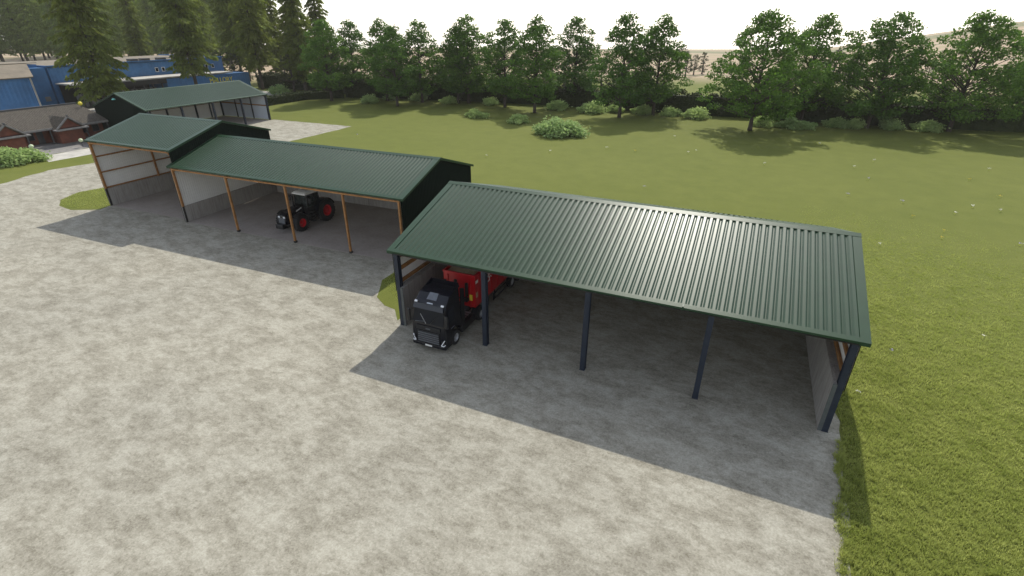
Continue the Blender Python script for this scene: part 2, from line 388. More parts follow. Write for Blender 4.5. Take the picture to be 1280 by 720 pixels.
def shed(label, loc, rz, L, D, he, hr, ry, posts, timber=False, conc=(3.1, 3.1, 3.1), rails=(), skin=0, wallposts=(), ov=(.12, .2), skipfront=(), liner='white', liner_rails=True, floor=True, heb=None, conc_th=.3, end_liner=None, backposts=(), conc_in=.1, ef=.20):
    root = empty('open_barn', loc, rz, label, 'barn', 'open fronted green roofed barns')
    pm = M['timber'] if timber else M['steel']
    heb = heb or he
    oy, ox = ov
    zr = lambda y: he + (hr - he) * y / ry if y <= ry else hr + (heb - hr) * (y - ry) / (D - ry)
    sl = (hr - he) / ry; slb = (hr - heb) / (D - ry)
    # roof
    vs, fs = slope_sheet(-ox + .42, L + ox - .42, (-oy + .22, he - sl * oy + .13 + sl * .22), (ry, hr + .13)); MB().add(vs, fs).build('roof_slope', M['roof'], root)
    vs, fs = slope_sheet(-ox + .42, L + ox - .42, (D + oy - .22, heb - slb * oy + .13 + slb * .22), (ry, hr + .13)); MB().add(vs, fs).build('roof_slope', M['roof'], root)
    for s0, s1 in ((-ox, -ox + .46), (L + ox - .46, L + ox)):           # verge flashings
        t = .19; a = MB()
        pl = [(-oy, he - sl * oy), (ry, hr), (D + oy, heb - slb * oy)]
        a.prism([(pl[0][0], pl[0][1] + t), (pl[1][0], pl[1][1] + t), (pl[2][0], pl[2][1] + t), (pl[2][0], pl[2][1] - .02), (pl[1][0], pl[1][1] - .02), (pl[0][0], pl[0][1] - .02)], s0, s1)
        a.build('verge_flashing', M['trim'], root)
    t1 = .193
    a = MB(); a.prism([(-oy - .015, he - sl * oy + .07), (-oy - .015, he - sl * oy + t1), (-oy + .30, he - sl * oy + t1 + sl * .315), (-oy + .30, he - sl * oy + sl * .3 + .0)], -ox + .461, L + ox - .461); a.build('eave_flashing', M['trim'], root)
    a = MB(); a.prism([(D + oy + .015, heb - slb * oy + .07), (D + oy + .015, heb - slb * oy + t1), (D + oy - .30, heb - slb * oy + t1 + slb * .315), (D + oy - .30, heb - slb * oy + slb * .3)], -ox + .461, L + ox - .461); a.build('eave_flashing', M['trim'], root)
    a = MB(); a.prism([(ry - .36, hr + .205 - sl * .36), (ry, hr + .215), (ry + .36, hr + .205 - slb * .36), (ry + .36, hr + .19 - slb * .36), (ry, hr + .195), (ry - .36, hr + .19 - sl * .36)], -ox - .004, L + ox + .004); a.build('ridge_cap', M['trim'], root)
    for q in ([(.06, he - .02 + .06 * sl), (ry, hr - .02), (ry, hr + .0), (.06, he + .06 * sl)], [(D - .06, heb - .02 + .06 * slb), (ry, hr - .02), (ry, hr + .0), (D - .06, heb + .06 * slb)]):
        MB().prism(q, .06, L - .06).build('bounce_lining', M['offwhite'], root)  # unseen pale lining, added to bounce light into the barns
    # purlins and rafters
    for i in range(5):
        y = .4 + i * (ry - .6) / 4; MB().box(.1, L - .1, y - .05, y + .05, zr(y) - .12, zr(y) + .06).build('purlin', M['timber'], root)
        y = D - .4 - i * (D - ry - .6) / 4; MB().box(.1, L - .1, y - .05, y + .05, zr(y) - .12, zr(y) + .06).build('purlin', M['timber'], root)
    for x in posts:
        x_ = min(max(x, .2), L - .2)
        a = MB(); a.bar((x_, .1, he - .28), (x_, ry, hr - .28), .16, .28); a.build('rafter', pm, root)
        a = MB(); a.bar((x_, D - .1, heb - .28), (x_, ry, hr - .28), .16, .28); a.build('rafter', pm, root)
    # eave beam
    MB().box(.0, L, -.02, .10, he - (ef if timber else .12), he - .06).build('eave_beam', pm if timber else M['black'], root)
    # posts
    for i, x in enumerate(posts):
        x_ = min(max(x, .17), L - .17)
        if i in skipfront: pass
        elif timber:
            h0 = .45 if i in (0,) and conc[0] else 0
            if i in (0,):
                MB().box(x_ - .09, x_ + .09, .0, .22, conc[0] + .01, he - .05).build('post', pm, root)
                MB().box(x_ - .07, x_ + .05, .0, .18, 0, conc[0] + .01).build('post_shoe', M['steelrust'], root)
            else:
                MB().box(x_ - .085, x_ + .085, .0, .2, .18, he - .05).build('post', pm, root, bevel=.008)
                MB().box(x_ - .12, x_ + .12, -.02, .26, 0, .2).build('post_shoe', M['steelrust'], root)
        else:
            a = MB(); ibeam(a, x_, .0, .02, he - .05, .31, .36); a.build('post', pm, root)
            MB().box(x_ - .17, x_ + .17, -.05, .40, 0, .02).build('base_plate', pm, root)
        a = MB()
        if timber: a.box(x_ - .1, x_ + .1, D - .3, D - .06, 0, heb - .05)
        else: ibeam(a, x_, D - .4, 0, heb - .05)
        a.build('post', pm, root)
    # end walls
    for side, X, sgn in ((0, 0, -1), (1, L, 1)):
        ci = X - sgn * conc_in
        if conc[side]:
            x0, x1 = sorted((ci - sgn * .23, ci - sgn * (.23 + conc_th)))
            if timber: x0, x1 = sorted((X - sgn * .02, X - sgn * .2))
            a = MB(); npan = 4
            for k in range(npan):
                y0 = (.02 if not timber else .22) + k * (D - .4) / npan; y1 = (.02 if not timber else .22) + (k + 1) * (D - .4) / npan - .015
                a.box(x0, x1, y0, y1, 0, conc[side] - .002 * (k % 2))
            if not timber: a.box(*sorted((ci - sgn * .225, X - sgn * .03)), .42, D - .45, 0, conc[side] - .004)
            a.build('concrete_panel', M['conc'], root, bevel=.01)
            if not timber: MB().box(x0 - .01, x1 + .01, -.02, .018, 0, conc[side] + .01).build('end_cover', M['endgrey'], root)  # thin grey cover that darkens the front end of the concrete
        vs, fs = ribbed((X + sgn * .06, .02), (X + sgn * .06, D - .02), lambda s: skin if skin else .05, lambda s: zr(s) + .02, (sgn, 0), .25, .03)
        MB().add(vs, fs).build('gable_cladding', M['clad_shade'], root)
        lm = M[end_liner] if (end_liner and side == 1) else M[liner]
        vs, fs = ribbed((X + sgn * .03, .04), (X + sgn * .03, D - .04), lambda s: max(skin, .06), lambda s: zr(s) - .01, (-sgn, 0), .25, .014)
        MB().add(vs, fs).build('wall_lining', lm, root)
        if liner_rails:
            for z in rails[side] if rails else ():
                yy0, yy1 = .1, D - .1
                if z > he - .2:
                    yy0 = (z - he + .25) / sl; yy1 = D - (z - heb + .25) / slb
                MB().box(*sorted((X - sgn * .005, X - sgn * .14)), yy0, yy1, z - (.07 if timber else .12), z + (.07 if timber else .12)).build('wall_rail', M['timber'], root)
        for y in wallposts:
            a = MB().box(*sorted((X - sgn * .142, X - sgn * .32)), y - .09, y + .09, conc[side], zr(y) - .1); a.build('wall_post', pm, root)
    # back wall
    if conc[2]:
        a = MB()
        for k in range(len(posts) - 1): a.box(max(posts[k], .5) + .01, min(posts[k + 1], L - .5) - .01, D - .58, D - .42, 0, conc[2])
        a.build('concrete_panel', M['conc'], root, bevel=.01)
    vs, fs = ribbed((.03, D + .03), (L - .03, D + .03), lambda s: skin if skin else .05, lambda s: heb + .0, (0, 1), .25, .03); MB().add(vs, fs).build('back_cladding', M['clad_shade'], root)
    vs, fs = ribbed((.03, D + .0), (L - .03, D + .0), lambda s: max(skin, .06), lambda s: heb - .02, (0, -1), .25, .014); MB().add(vs, fs).build('wall_lining', M[liner], root)
    if liner_rails and rails:
        for z in rails[2]: MB().box(.1, L - .1, D - .05, D - .01, z - .07, z + .07).build('wall_rail', M['timber'], root)
    for x in backposts:
        MB().box(x - .1, x + .1, D - .3, D - .055, 0, heb - .05).build('wall_post', pm, root)
    if floor:
        f = MB(); f.box(.1, L - .1, .05, D - .05, -.1, .014); f.build('floor_slab', M['floor'], root)
    return root
bayA = 6.81
A = shed('large open barn with steel posts and ribbed green roof sheltering the black truck, nearest', (-20.25, 25.97, 0), 0, 27.25, 17.3, 5.62, 8.15, 8.64,
         [0, bayA, bayA * 2, bayA * 3, 27.25], conc=(3.05, 3.05, 3.05), rails=((3.30, 4.25, 5.2), (3.30, 4.25, 5.2), (3.5, 4.4)), skin=2.7, floor=False, ov=(.12, .40), wallposts=(8.64,), conc_th=.18)
jt = MB().box(18.88, 18.96, -.165, .19, 5.62, 5.856).build('eave_joint', M['steel'], A); jt.data.materials[0] = M['trim']
B = shed('long open barn with timber posts and dark green roof sheltering the tractor', (-54.31, 34.47, 0), R(1.096), 28.35, 13.3, 5.95, 8.05, 6.68,
         [0, 7.75, 15.4, 22.18, 28.35], timber=True, conc=(1.75, 1.75, 1.75), rails=(), ov=(.08, .38))
C_ = shed('short tall open barn with timber railed white wall, left of the tractor barn', (-67.8, 34.73, 0), R(1.096), 13.15, 13.5, 7.50, 9.45, 7.0,
          [0, 13.15], timber=True, conc=(2.05, 2.05, 2.05), rails=((2.15, 3.95, 5.75), (2.15, 3.95, 5.75), (2.15, 3.95, 5.75)), ov=(.10, .35), wallposts=(6.6,), skipfront=(1,))
D_ = shed('far open barn with white lined walls and dark posts, gable beside the brick house', (-99.7, 62.2, 0), R(90), 27.2, 15.2, 5.35, 7.95, 7.6,
          [0, 6.8, 13.6, 20.4, 27.2], conc=(0, 0, 0), rails=((3.1,), (3.1,), (3.1,)), wallposts=(5, 10.1), backposts=(3, 6.8, 10, 13.6, 17, 20.4, 24), end_liner='white_shade', ov=(.1, .25))
gl = empty('wall_lamp', (-107.4, 62.08, 7.2), 0, 'small turquoise dish lamp under the gable peak of the far barn', 'lamp')
M['teal'] = mat('teal enamel', (.15, .5, .45), .4, .1, 3)
MB().tube([(0, 0, -.05), (0, -.35, .0)], .05).build('arm', M['darkgrey'], gl)
MB().tube([(0, -.35, -.22), (0, -.35, -.1), (0, -.35, .05)], [.34, .26, .08], 14).build('shade', M['teal'], gl)

# ------------------------------------------------------------------ wheels
def wheel(name, parent, x, y, r, wd, rimr, side, rimmat, lug=False, n=30):
    """wheel at (x,y,r), axis x; side=+1 means the outside faces +x"""
    w2 = wd / 2
    t = MB(); pr = [(-w2 * .75, rimr), (-w2, rimr * 1.1), (-w2, r * .9), (-w2 * .82, r * .985), (0, r), (w2 * .82, r * .985), (w2, r * .9), (w2, rimr * 1.1), (w2 * .75, rimr)]
    t.lathe_x((0, 0, 0), pr, n, False)
    if lug:
        for k in range(22):
            for s in (-1, 1):
                a = 2 * math.pi * (k + (.5 if s > 0 else 0)) / 22
                p0 = Vector((s * w2 * .04, math.cos(a) * r * 1.0, math.sin(a) * r * 1.0)); a2 = a + .16
                p1 = Vector((s * w2 * .98, math.cos(a2) * r * .975, math.sin(a2) * r * .975))
                t.bar(p0, p1, .055, .07, (0, math.cos(a), math.sin(a)))
    o = t.build(name, M['rubber'], parent, smooth=False, loc=(x, y, r))
    q = MB(); s = side
    q.lathe_x((0, 0, 0), [(-s * w2 * .7, rimr * .98), (s * w2 * .80, rimr * 1.0), (s * w2 * .86, rimr * .97), (s * w2 * .80, rimr * .88), (s * w2 * .25, rimr * .75), (s * w2 * .2, rimr * .4), (s * w2 * .55, rimr * .34), (s * w2 * .6, rimr * .15)], 24)
    rm = q.build('rim', rimmat, o, smooth=False)
    b = MB()
    for k in range(8):
        a = 2 * math.pi * k / 8; b.lathe_x((0, math.cos(a) * rimr * .5, math.sin(a) * rimr * .5), [(s * w2 * .2, .03), (s * w2 * .34, .025)], 6)
    b.build('wheel_nuts', M['darkgrey'], o)
    return o

# ------------------------------------------------------------------ truck
T = empty('tractor_truck', (-16.5, 23.98, 0), 0, 'black truck with tall cab parked nose out under the near barn', 'truck')
def sides(prof, name, m, hw, parent=T, bevel=.06):
    n = len(prof); vs = [(-hw(z), y, z) for y, z in prof] + [(hw(z), y, z) for y, z in prof]
    fs = [tuple(range(n)), tuple(range(n, 2 * n))[::-1]] + [(i + n, (i + 1) % n + n, (i + 1) % n, i) for i in range(n)]
    return MB().add(vs, fs).build(name, m, parent, bevel=bevel)
hw = lambda z: 1.24 if z < 2.2 else 1.24 - (z - 2.2) * .075
cab = sides([(.10, .42), (.0, .62), (-.03, 1.4), (.02, 1.95), (.30, 3.12), (.42, 3.34), (.95, 3.80), (1.5, 3.93), (2.15, 3.98), (2.22, 3.8), (2.22, .95), (1.95, .95), (1.88, 1.2), (1.6, 1.38), (1.25, 1.38), (.98, 1.2), (.88, .8), (.8, .42)], 'cab', M['paintblack'], hw)
# roof spoiler ears
for s in (-1, 1):
    MB().add([(s * 1.06, 1.55, 3.92), (s * 1.13, 2.3, 3.90), (s * 1.0, 2.35, 4.22), (s * .95, 2.28, 3.95), (s * 1.0, 1.7, 3.98)], [(0, 1, 2), (1, 3, 2), (3, 4, 2), (4, 0, 2), (0, 4, 3, 1)]).build('roof_fin', M['paintblack'], T)
MB().prism([(2.05, 3.95), (2.1, 3.97), (2.42, 4.12), (2.42, 4.07)], -1.0, 1.0).build('roof_spoiler', M['paintblack'], T)
def slab_on(p0, p1, hx0, hx1, th, name, m, off=.012, parent=T, bevel=.0):
    """panel between profile points p0,p1 (y,z), half widths at each, standing off the surface"""
    d = Vector((0, p1[0] - p0[0], p1[1] - p0[1])).normalized(); n = Vector((0, -d.z, d.y)); n = n if n.y < 0 or n.z > .5 else -n
    a = Vector((0, *p0)) + n * off; b = Vector((0, *p1)) + n * off; vs = []
    for q in (0, th):
        for p, h in ((a, hx0), (b, hx1)):
            for s in (-1, 1): vs.append((s * h, p.y + n.y * q, p.z + n.z * q))
    return MB().add(vs, [(0, 1, 3, 2), (4, 6, 7, 5), (0, 4, 5, 1), (2, 3, 7, 6), (0, 2, 6, 4), (1, 5, 7, 3)]).build(name, m, parent, bevel=bevel)
slab_on((.04, 2.03), (.285, 3.06), 1.14, 1.08, .02, 'windscreen', M['glass'])
slab_on((.20, 2.98), (.36, 3.30), 1.13, 1.08, .10, 'sun_visor', M['paintblack'], .06)
sk = slab_on((.60, 3.496), (1.02, 3.815), .36, .32, .03, 'roof_hatch', M['chrome'], .01)
slab_on((.66, 3.542), (.97, 3.777), .28, .25, .012, 'hatch_glass', M['glass'], .012, sk)
for s in (-1, 1):
    MB().lathe_x((0, 0, 0), [(-.10, .05), (-.08, .075), (.08, .075), (.10, .05)], 12).build('spot_lamp', M['lampw'], T, loc=(s * .98, .30, 3.40))
slab_on((.39, 3.31), (.44, 3.37), .22, .2, .03, 'roof_badge', M['alu'], .03)
for s in (-1, 1): MB().bar((s * .15, -.03, 2.06), (s * .62, .12, 2.62), .03, .03).build('wiper', M['alu'] if s < 0 else M['black'], T)
MB().bar((-.95, -.04, 2.10), (-.2, -.01, 2.2), .03, .03).build('wiper', M['chrome'], T)
gr = MB().box(-.84, .84, -.075, -.02, .62, 1.46).build('grille', M['black'], T, bevel=.02)
for k in range(5): MB().box(-.80 + k * .01, .80 - k * .01, -.115, -.076, .68 + k * .155, .76 + k * .155).build('grille_slat', M['chrome'], gr, bevel=.01)
MB().box(-.9, .9, -.06, -.02, 1.54, 1.85).build('front_panel', M['black'], T, bevel=.02)
MB().box(-.16, .16, -.09, -.06, 1.66, 1.74).build('badge', M['chrome'], T)
bmp = sides([(-.02, .30), (-.10, .36), (-.12, .60), (-.02, .615), (.85, .615), (.85, .30)], 'bumper', M['paintblack'], lambda z: 1.25)
MB().box(-.26, .26, -.145, -.122, .42, .53).build('number_plate', M['offwhite'], T)
for s in (-1, 1):
    a = MB(); a.bar((s * 1.20, -.03, 1.06), (s * .98, -.12, .68), .05, .05, (0, 1, 0)); a.bar((s * .98, -.12, .68), (s * 1.14, -.09, .64), .05, .05, (0, 1, 0)); a.bar((s * 1.14, -.09, .64), (s * 1.23, .0, .72), .04, .04, (0, 1, 0)); a.build('headlight', M['lampw'], T)
    MB().box(*sorted((s * 1.0, s * 1.2)), -.085, -.02, .72, .96).build('headlight_housing', M['black'], T, bevel=.02)
    mi = MB().box(*sorted((s * 1.30, s * 1.52)), -.10, .05, 2.02, 2.92).build('mirror', M['black'], T, bevel=.04)
    a = MB(); a.bar((s * 1.15, .12, 2.85), (s * 1.40, -.02, 2.88), .05, .05); a.bar((s * 1.2, .08, 2.08), (s * 1.40, -.02, 2.06), .05, .05); a.build('mirror_arm', M['black'], mi)
    MB().add([(s * 1.255, .42, 2.05), (s * 1.255, 1.35, 2.05), (s * 1.205, 1.28, 2.95), (s * 1.205, .62, 2.95), (s * 1.235, .42, 2.05), (s * 1.235, 1.35, 2.05), (s * 1.18, 1.28, 2.95), (s * 1.18, .62, 2.95)],
             [(0, 1, 2, 3), (7, 6, 5, 4), (0, 4, 5, 1), (1, 5, 6, 2), (2, 6, 7, 3), (3, 7, 4, 0)]).build('side_window', M['glass'], T)
    MB().box(*sorted((s * 1.245, s * 1.265)), .75, 1.2, 1.55, 1.6).build('door_handle', M['chrome'], T)
    a = MB(); a.prism([(2.24, 1.0), (2.24, 3.85), (2.75, 3.65), (2.75, 1.0)], *sorted((s * 1.2, s * 1.15))); a.build('side_fairing', M['paintblack'], T)
    a = MB(); a.prism([(2.28, .38), (2.28, .98), (4.2, .98), (4.2, .38)], *sorted((s * 1.24, s * .75))); a.build('fuel_tank', M['black'], T, bevel=.08)
    for y, nm in ((1.42, 'front'), (4.95, 'rear')):
        wheel('wheel', T, s * 1.08, y, .52, .32 if y < 2 else .5, .3, s, M['rim'])
    a = MB(); pts = [(4.95 + .62 * math.cos(t), .55 + .62 * math.sin(t)) for t in [R(d) for d in range(10, 171, 20)]]; pin = [(4.95 + .58 * math.cos(t), .55 + .58 * math.sin(t)) for t in [R(d) for d in range(170, 9, -20)]]
    a.prism(pts + pin, *sorted((s * 1.24, s * .78))); a.build('mudguard', M['black'], T)
    MB().box(*sorted((s * .36, s * .46)), 2.2, 6.2, .72, .98).build('chassis_rail', M['darkgrey'], T)
    MB().box(*sorted((s * 1.0, s * 1.15)), 6.1, 6.2, .7, .85).build('tail_light', M['red'], T)
for k in range(4):
    MB().box(-.55, 1.0, 2.82 + k * .32, 3.0 + k * .32, 1.06, 1.10).build('catwalk_plate', M['alu'], T)
MB().box(-.6, 1.05, 2.7, 4.05, .985, 1.055).build('catwalk_frame', M['black'], T)
MB().prism([(4.3, 1.0), (4.5, 1.22), (5.2, 1.24), (5.6, 1.0)], -.42, .42).build('fifth_wheel', M['darkgrey'], T)
a = MB()
for s in (-.3, 0, .3): a.tube([(s, 2.5, 1.9), (s * .9, 2.9, 1.5), (s * .7, 3.5, 1.45), (s * .5, 4.2, 2.0)], .03, 6)
a.build('air_hoses', M['black'], T)
MB().box(-.95, -.6, 2.3, 2.6, 1.0, 3.0).build('exhaust_box', M['black'], T, bevel=.04)

# ------------------------------------------------------------------ trailer
TR = empty('tipper_trailer', (-16.5, 28.2, 0), 0, 'red tipping trailer loaded with pale grain behind the black truck', 'trailer')
zt, zb, tl = 3.80, 1.38, 11.2
a = MB(); a.box(-1.25, 1.25, 0, .09, zb, zt); a.box(-1.25, -1.17, .09, tl - .09, zb, zt); a.box(1.17, 1.25, .09, tl - .09, zb, zt); a.box(-1.17, 1.17, .09, tl - .09, zb, zb + .1)
body = a.build('body', M['red'], TR, bevel=.01)
MB().box(-1.25, 1.25, tl - .088, tl, zb, zt).build('tailgate', M['red'], TR)
a = MB()
a.box(-1.30, 1.30, -.05, .1, zt - .001, zt + .1); a.box(-1.30, -1.14, .1, tl - .1, zt - .001, zt + .1); a.box(1.14, 1.30, .1, tl - .1, zt - .001, zt + .1); a.box(-1.30, 1.30, tl - .1, tl + .05, zt - .001, zt + .1)
a.build('top_rail', M['red'], TR, bevel=.015)
a = MB()
for k in range(11): a.box(1.2505, 1.285, .55 + k * 1.02, .62 + k * 1.02, zb + .15, zt - .05); a.box(-1.285, -1.2505, .55 + k * 1.02, .62 + k * 1.02, zb + .15, zt - .05)
a.build('side_ribs', M['red'], TR)
# front frame uprights
a = MB()
for x in (-.9, .9): a.box(x - .05, x + .05, -.10, -.001, zb, zt - .15)
a.build('front_upright', M['red'], TR)
MB().box(.52, .72, -.18, -.001, 2.2, 3.25).build('hydraulic_ram', M['black'], TR, bevel=.03)
MB().box(-.36, -.16, -.14, -.001, 2.9, 3.35).build('control_box', M['black'], TR, bevel=.02)
MB().box(-1.2, -1.05, -.14, -.001, 2.1, 3.2).build('ladder', M['black'], TR)
MB().box(.85, 1.08, -.116, -.1, 1.95, 2.4).build('warning_plate', M['yellow'], TR)
MB().box(.2, .75, -.3, -.001, 1.85, 2.1).build('hose_bracket', M['black'], TR)
# load: heaped grain
vs = []; fs = []; nx, ny = 10, 40; rnd = random.Random(2)
for j in range(ny + 1):
    for i in range(nx + 1):
        x = -1.168 + 2.336 * i / nx; y = .095 + (tl - .19) * j / ny
        z = 3.66 + .20 * math.cos(x * 1.1) + rnd.uniform(-.03, .03)
        vs.append((x, y, z))
for j in range(ny):
    for i in range(nx): a0 = j * (nx + 1) + i; fs.append((a0, a0 + 1, a0 + nx + 2, a0 + nx + 1))
ld = MB().add(vs, fs).build('grain_load', M['grain'], None, smooth=True); ld.location = TR.location
tag(ld, 'heap of pale grain filling the red trailer', 'grain', kind='stuff')
for s in (-1, 1):
    for y in (6.5, 7.85, 9.2): wheel('wheel', TR, s * 1.06, y, .53, .38, .31, s, M['rim'])
    MB().box(*sorted((s * .40, s * .52)), .3, tl - .2, 1.05, 1.37).build('chassis_rail', M['darkgrey'], TR)
    MB().box(*sorted((s * .85, s * .97)), 2.6, 2.72, .25, 1.37).build('landing_leg', M['darkgrey'], TR)
    g_ = MB(); g_.box(*sorted((s * 1.18, s * 1.22)), 3.1, 5.8, .95, 1.07); g_.box(*sorted((s * 1.18, s * 1.22)), 3.1, 5.8, .50, .62)
    g_.box(*sorted((s * 1.15, s * 1.23)), 3.0, 3.1, .48, 1.09); g_.box(*sorted((s * 1.1, s * 1.17)), 3.3, 3.36, .5, 1.37); g_.box(*sorted((s * 1.1, s * 1.17)), 5.6, 5.66, .5, 1.37)
    g_.build('side_guard', M['black'], TR)
    MB().box(*sorted((s * .85, s * 1.24)), 5.9, 9.85, 1.14, 1.17).build('mudguard', M['black'], TR)
    MB().box(*sorted((s * 1.0, s * 1.2)), tl + .0, tl + .04, .9, 1.1).build('tail_light', M['redrim'], TR)
MB().box(-1.2, 1.2, tl - .2, tl - .1, .5, .65).build('under_bumper', M['darkgrey'], TR)
MB().box(1.252, 1.262, .1, .46, 3.2, 3.42).build('sticker', M['offwhite'], TR)
MB().box(1.252, 1.260, .12, .40, 2.1, 2.5).build('sticker', M['grain'], TR)
def text(body_, size, parent, m, loc, rot, name='lettering', ext=.01, xs=1):
    cu = bpy.data.curves.new(name, 'FONT'); cu.body = body_; cu.size = size; cu.extrude = ext; cu.align_x = 'LEFT'
    t = bpy.data.objects.new('t', cu); col.objects.link(t); bpy.context.view_layer.update()
    me = bpy.data.meshes.new_from_object(t.evaluated_get(bpy.context.evaluated_depsgraph_get()))
    bpy.data.objects.remove(t); me.name = name; me.materials.clear(); me.materials.append(m)
    o = bpy.data.objects.new(name, me); col.objects.link(o); o.parent = parent; o.location = loc; o.rotation_euler = rot; o.scale = (xs, 1, 1)
    return o
a = MB()     # white emblem and script strokes on the red side
a.tube([(1.27, 1.75, 3.05), (1.27, 1.9, 3.25), (1.27, 2.15, 3.28), (1.27, 2.2, 3.1), (1.27, 1.95, 2.95), (1.27, 2.25, 2.85), (1.27, 2.2, 2.6), (1.27, 1.85, 2.55)], .045, 6)
a.tube([(1.27, 2.4, 3.2), (1.27, 2.6, 3.0), (1.27, 2.85, 3.25)], .04, 6); a.tube([(1.27, 2.35, 2.9), (1.27, 2.6, 2.75)], .035, 6)
a.build('white_emblem', M['offwhite'], TR)

# ------------------------------------------------------------------ farm tractor
K = empty('farm_tractor', (-41.85, 39.4, 0), R(0), 'black farm tractor with red rims and pale roof inside the timber post barn', 'tractor')
for s in (-1, 1):
    wheel('rear_wheel', K, s * 1.05, 1.75, 1.10, .68, .56, s, M['redrim'], lug=True)
    wheel('front_wheel', K, s * 1.02, -1.55, .82, .58, .42, s, M['redrim'], lug=True)
    pts = [(1.75 + 1.26 * math.cos(t), 1.1 + 1.26 * math.sin(t)) for t in [R(d) for d in range(20, 171, 15)]]; pin = [(1.75 + 1.18 * math.cos(t), 1.1 + 1.18 * math.sin(t)) for t in [R(d) for d in range(170, 19, -15)]]
    MB().prism(pts + pin, *sorted((s * .62, s * 1.3))).build('rear_mudguard', M['paintblack'], K)
    pts = [(-1.55 + .94 * math.cos(t), .82 + .94 * math.sin(t)) for t in [R(d) for d in range(40, 141, 15)]]; pin = [(-1.55 + .90 * math.cos(t), .82 + .90 * math.sin(t)) for t in [R(d) for d in range(130, 39, -15)]]
    MB().prism(pts + pin, *sorted((s * .8, s * 1.26))).build('front_mudguard', M['black'], K)
    a = MB(); a.box(*sorted((s * .62, s * 1.0)), -.2, .4, .55, 1.15); a.build('fuel_tank', M['black'], K, bevel=.06)
    a = MB()
    for k in range(4): a.box(*sorted((s * .80, s * 1.12)), -.05, .42, .45 + k * .3, .49 + k * .3)
    a.build('steps', M['darkgrey'], K)
    mr_ = MB().box(*sorted((s * 1.15, s * 1.42)), -.35, -.25, 2.35, 2.85).build('mirror', M['black'], K, bevel=.03)
    MB().bar((s * .78, -.2, 2.9), (s * 1.25, -.3, 2.8), .04, .04).build('mirror_arm', M['black'], mr_)
sides([(-2.75, .85), (-2.8, 1.25), (-2.7, 1.72), (-2.35, 1.92), (-1.2, 2.12), (-.25, 2.22), (-.25, 1.0), (-1.0, .8)], 'bonnet', M['paintblack'], lambda z: .44 if z < 1.5 else .44 - (z - 1.5) * .12, K, .05)
MB().box(-.36, .36, -2.83, -2.78, .95, 1.5).build('front_grille', M['chrome'], K, bevel=.01)
for s in (-1, 1):
    MB().box(*sorted((s * .2, s * .42)), -2.80, -2.74, 1.5, 1.66).build('headlight', M['lampw'], K, bevel=.02)
    MB().bar((s * .445, -1.35, 1.78), (s * .445, -.65, 1.95), .012, .12).build('side_stripe', M['offwhite'], K)
MB().box(-.3, .3, -2.2, 2.3, .55, 1.0).build('chassis', M['darkgrey'], K, bevel=.03)
MB().box(-.45, .45, -3.25, -2.78, .55, 1.0).build('front_weight', M['black'], K, bevel=.06)
MB().lathe_x((0, 0, 0), [(-.95, .12), (.95, .12)], 10).build('front_axle', M['darkgrey'], K, loc=(0, -1.55, .82))
MB().lathe_x((0, 0, 0), [(-.95, .2), (.95, .2)], 12).build('rear_axle', M['darkgrey'], K, loc=(0, 1.75, 1.10))
MB().tube([(-.62, -.55, 1.3), (-.62, -.55, 2.9), (-.66, -.62, 3.05)], .08, 10).build('exhaust', M['black'], K)
cabt = empty  # cab: lower shell, frame, glass, roof
sides([(-.2, 1.1), (-.24, 1.85), (1.55, 1.85), (1.6, 1.5), (1.35, 1.1)], 'cab_base', M['black'], lambda z: .78, K, .03)
a = MB()
for s in (-1, 1):
    for y0, y1 in ((-.24, -.08), (.75, .78), (1.55, 1.42)): a.bar((s * .78, y0, 1.8), (s * .72, y1, 3.02), .07, .07)
    a.bar((s * .72, -.08, 3.0), (s * .72, 1.42, 3.0), .08, .08)
for y in (-.08, 1.42): a.bar((-.72, y, 3.0), (.72, y, 3.0), .08, .08)
a.build('cab_frame', M['black'], K)
M['cabglass'] = mat('tractor cab glass', (.16, .20, .20), .05, .1, 2, spec=1)
gb = M['cabglass'].node_tree.nodes['Principled BSDF']; gb.inputs['Transmission Weight'].default_value = .85; gb.inputs['IOR'].default_value = 1.15
sides([(-.21, 1.86), (-.06, 2.96), (1.40, 2.96), (1.53, 1.86)], 'cab_glass', M['cabglass'], lambda z: .77 - (z - 1.85) * .05, K, 0)
rf = sides([(-.32, 3.06), (-.34, 3.17), (-.05, 3.29), (1.35, 3.31), (1.65, 3.2), (1.62, 3.06)], 'cab_roof', M['offwhite'], lambda z: .84 if z < 3.2 else .72, K, .04)
MB().box(-.32, .32, .35, .95, 3.325, 3.345).build('roof_hatch', M['alu'], rf)
for s in (-1, 1):
    MB().tube([(s * .6, 1.3, 3.32), (s * .6, 1.3, 3.5)], [.07, .05], 10).build('beacon', M['yellow'], rf)
MB().box(-.28, .28, .75, 1.15, 1.86, 2.0).build('seat', M['black'], K, bevel=.04)
MB().box(-.26, .26, 1.1, 1.24, 2.0, 2.7).build('seat_back', M['black'], K, bevel=.04)
MB().tube([(0, .1, 1.86), (0, .3, 2.35)], .04).build('steering_column', M['black'], K)
a = MB(); a.bar((-.4, 2.6, .5), (-.3, 2.2, .9), .08, .08); a.bar((.4, 2.6, .5), (.3, 2.2, .9), .08, .08); a.bar((-.45, 2.6, .5), (.45, 2.6, .5), .08, .08); a.build('rear_linkage', M['darkgrey'], K)

K.scale = (1.1, 1.1, 1.1)
M['tract_roof'] = mat('bright tractor roof', (.85, .84, .80), .5, .04, 2)
rf.data.materials[0] = M['tract_roof']
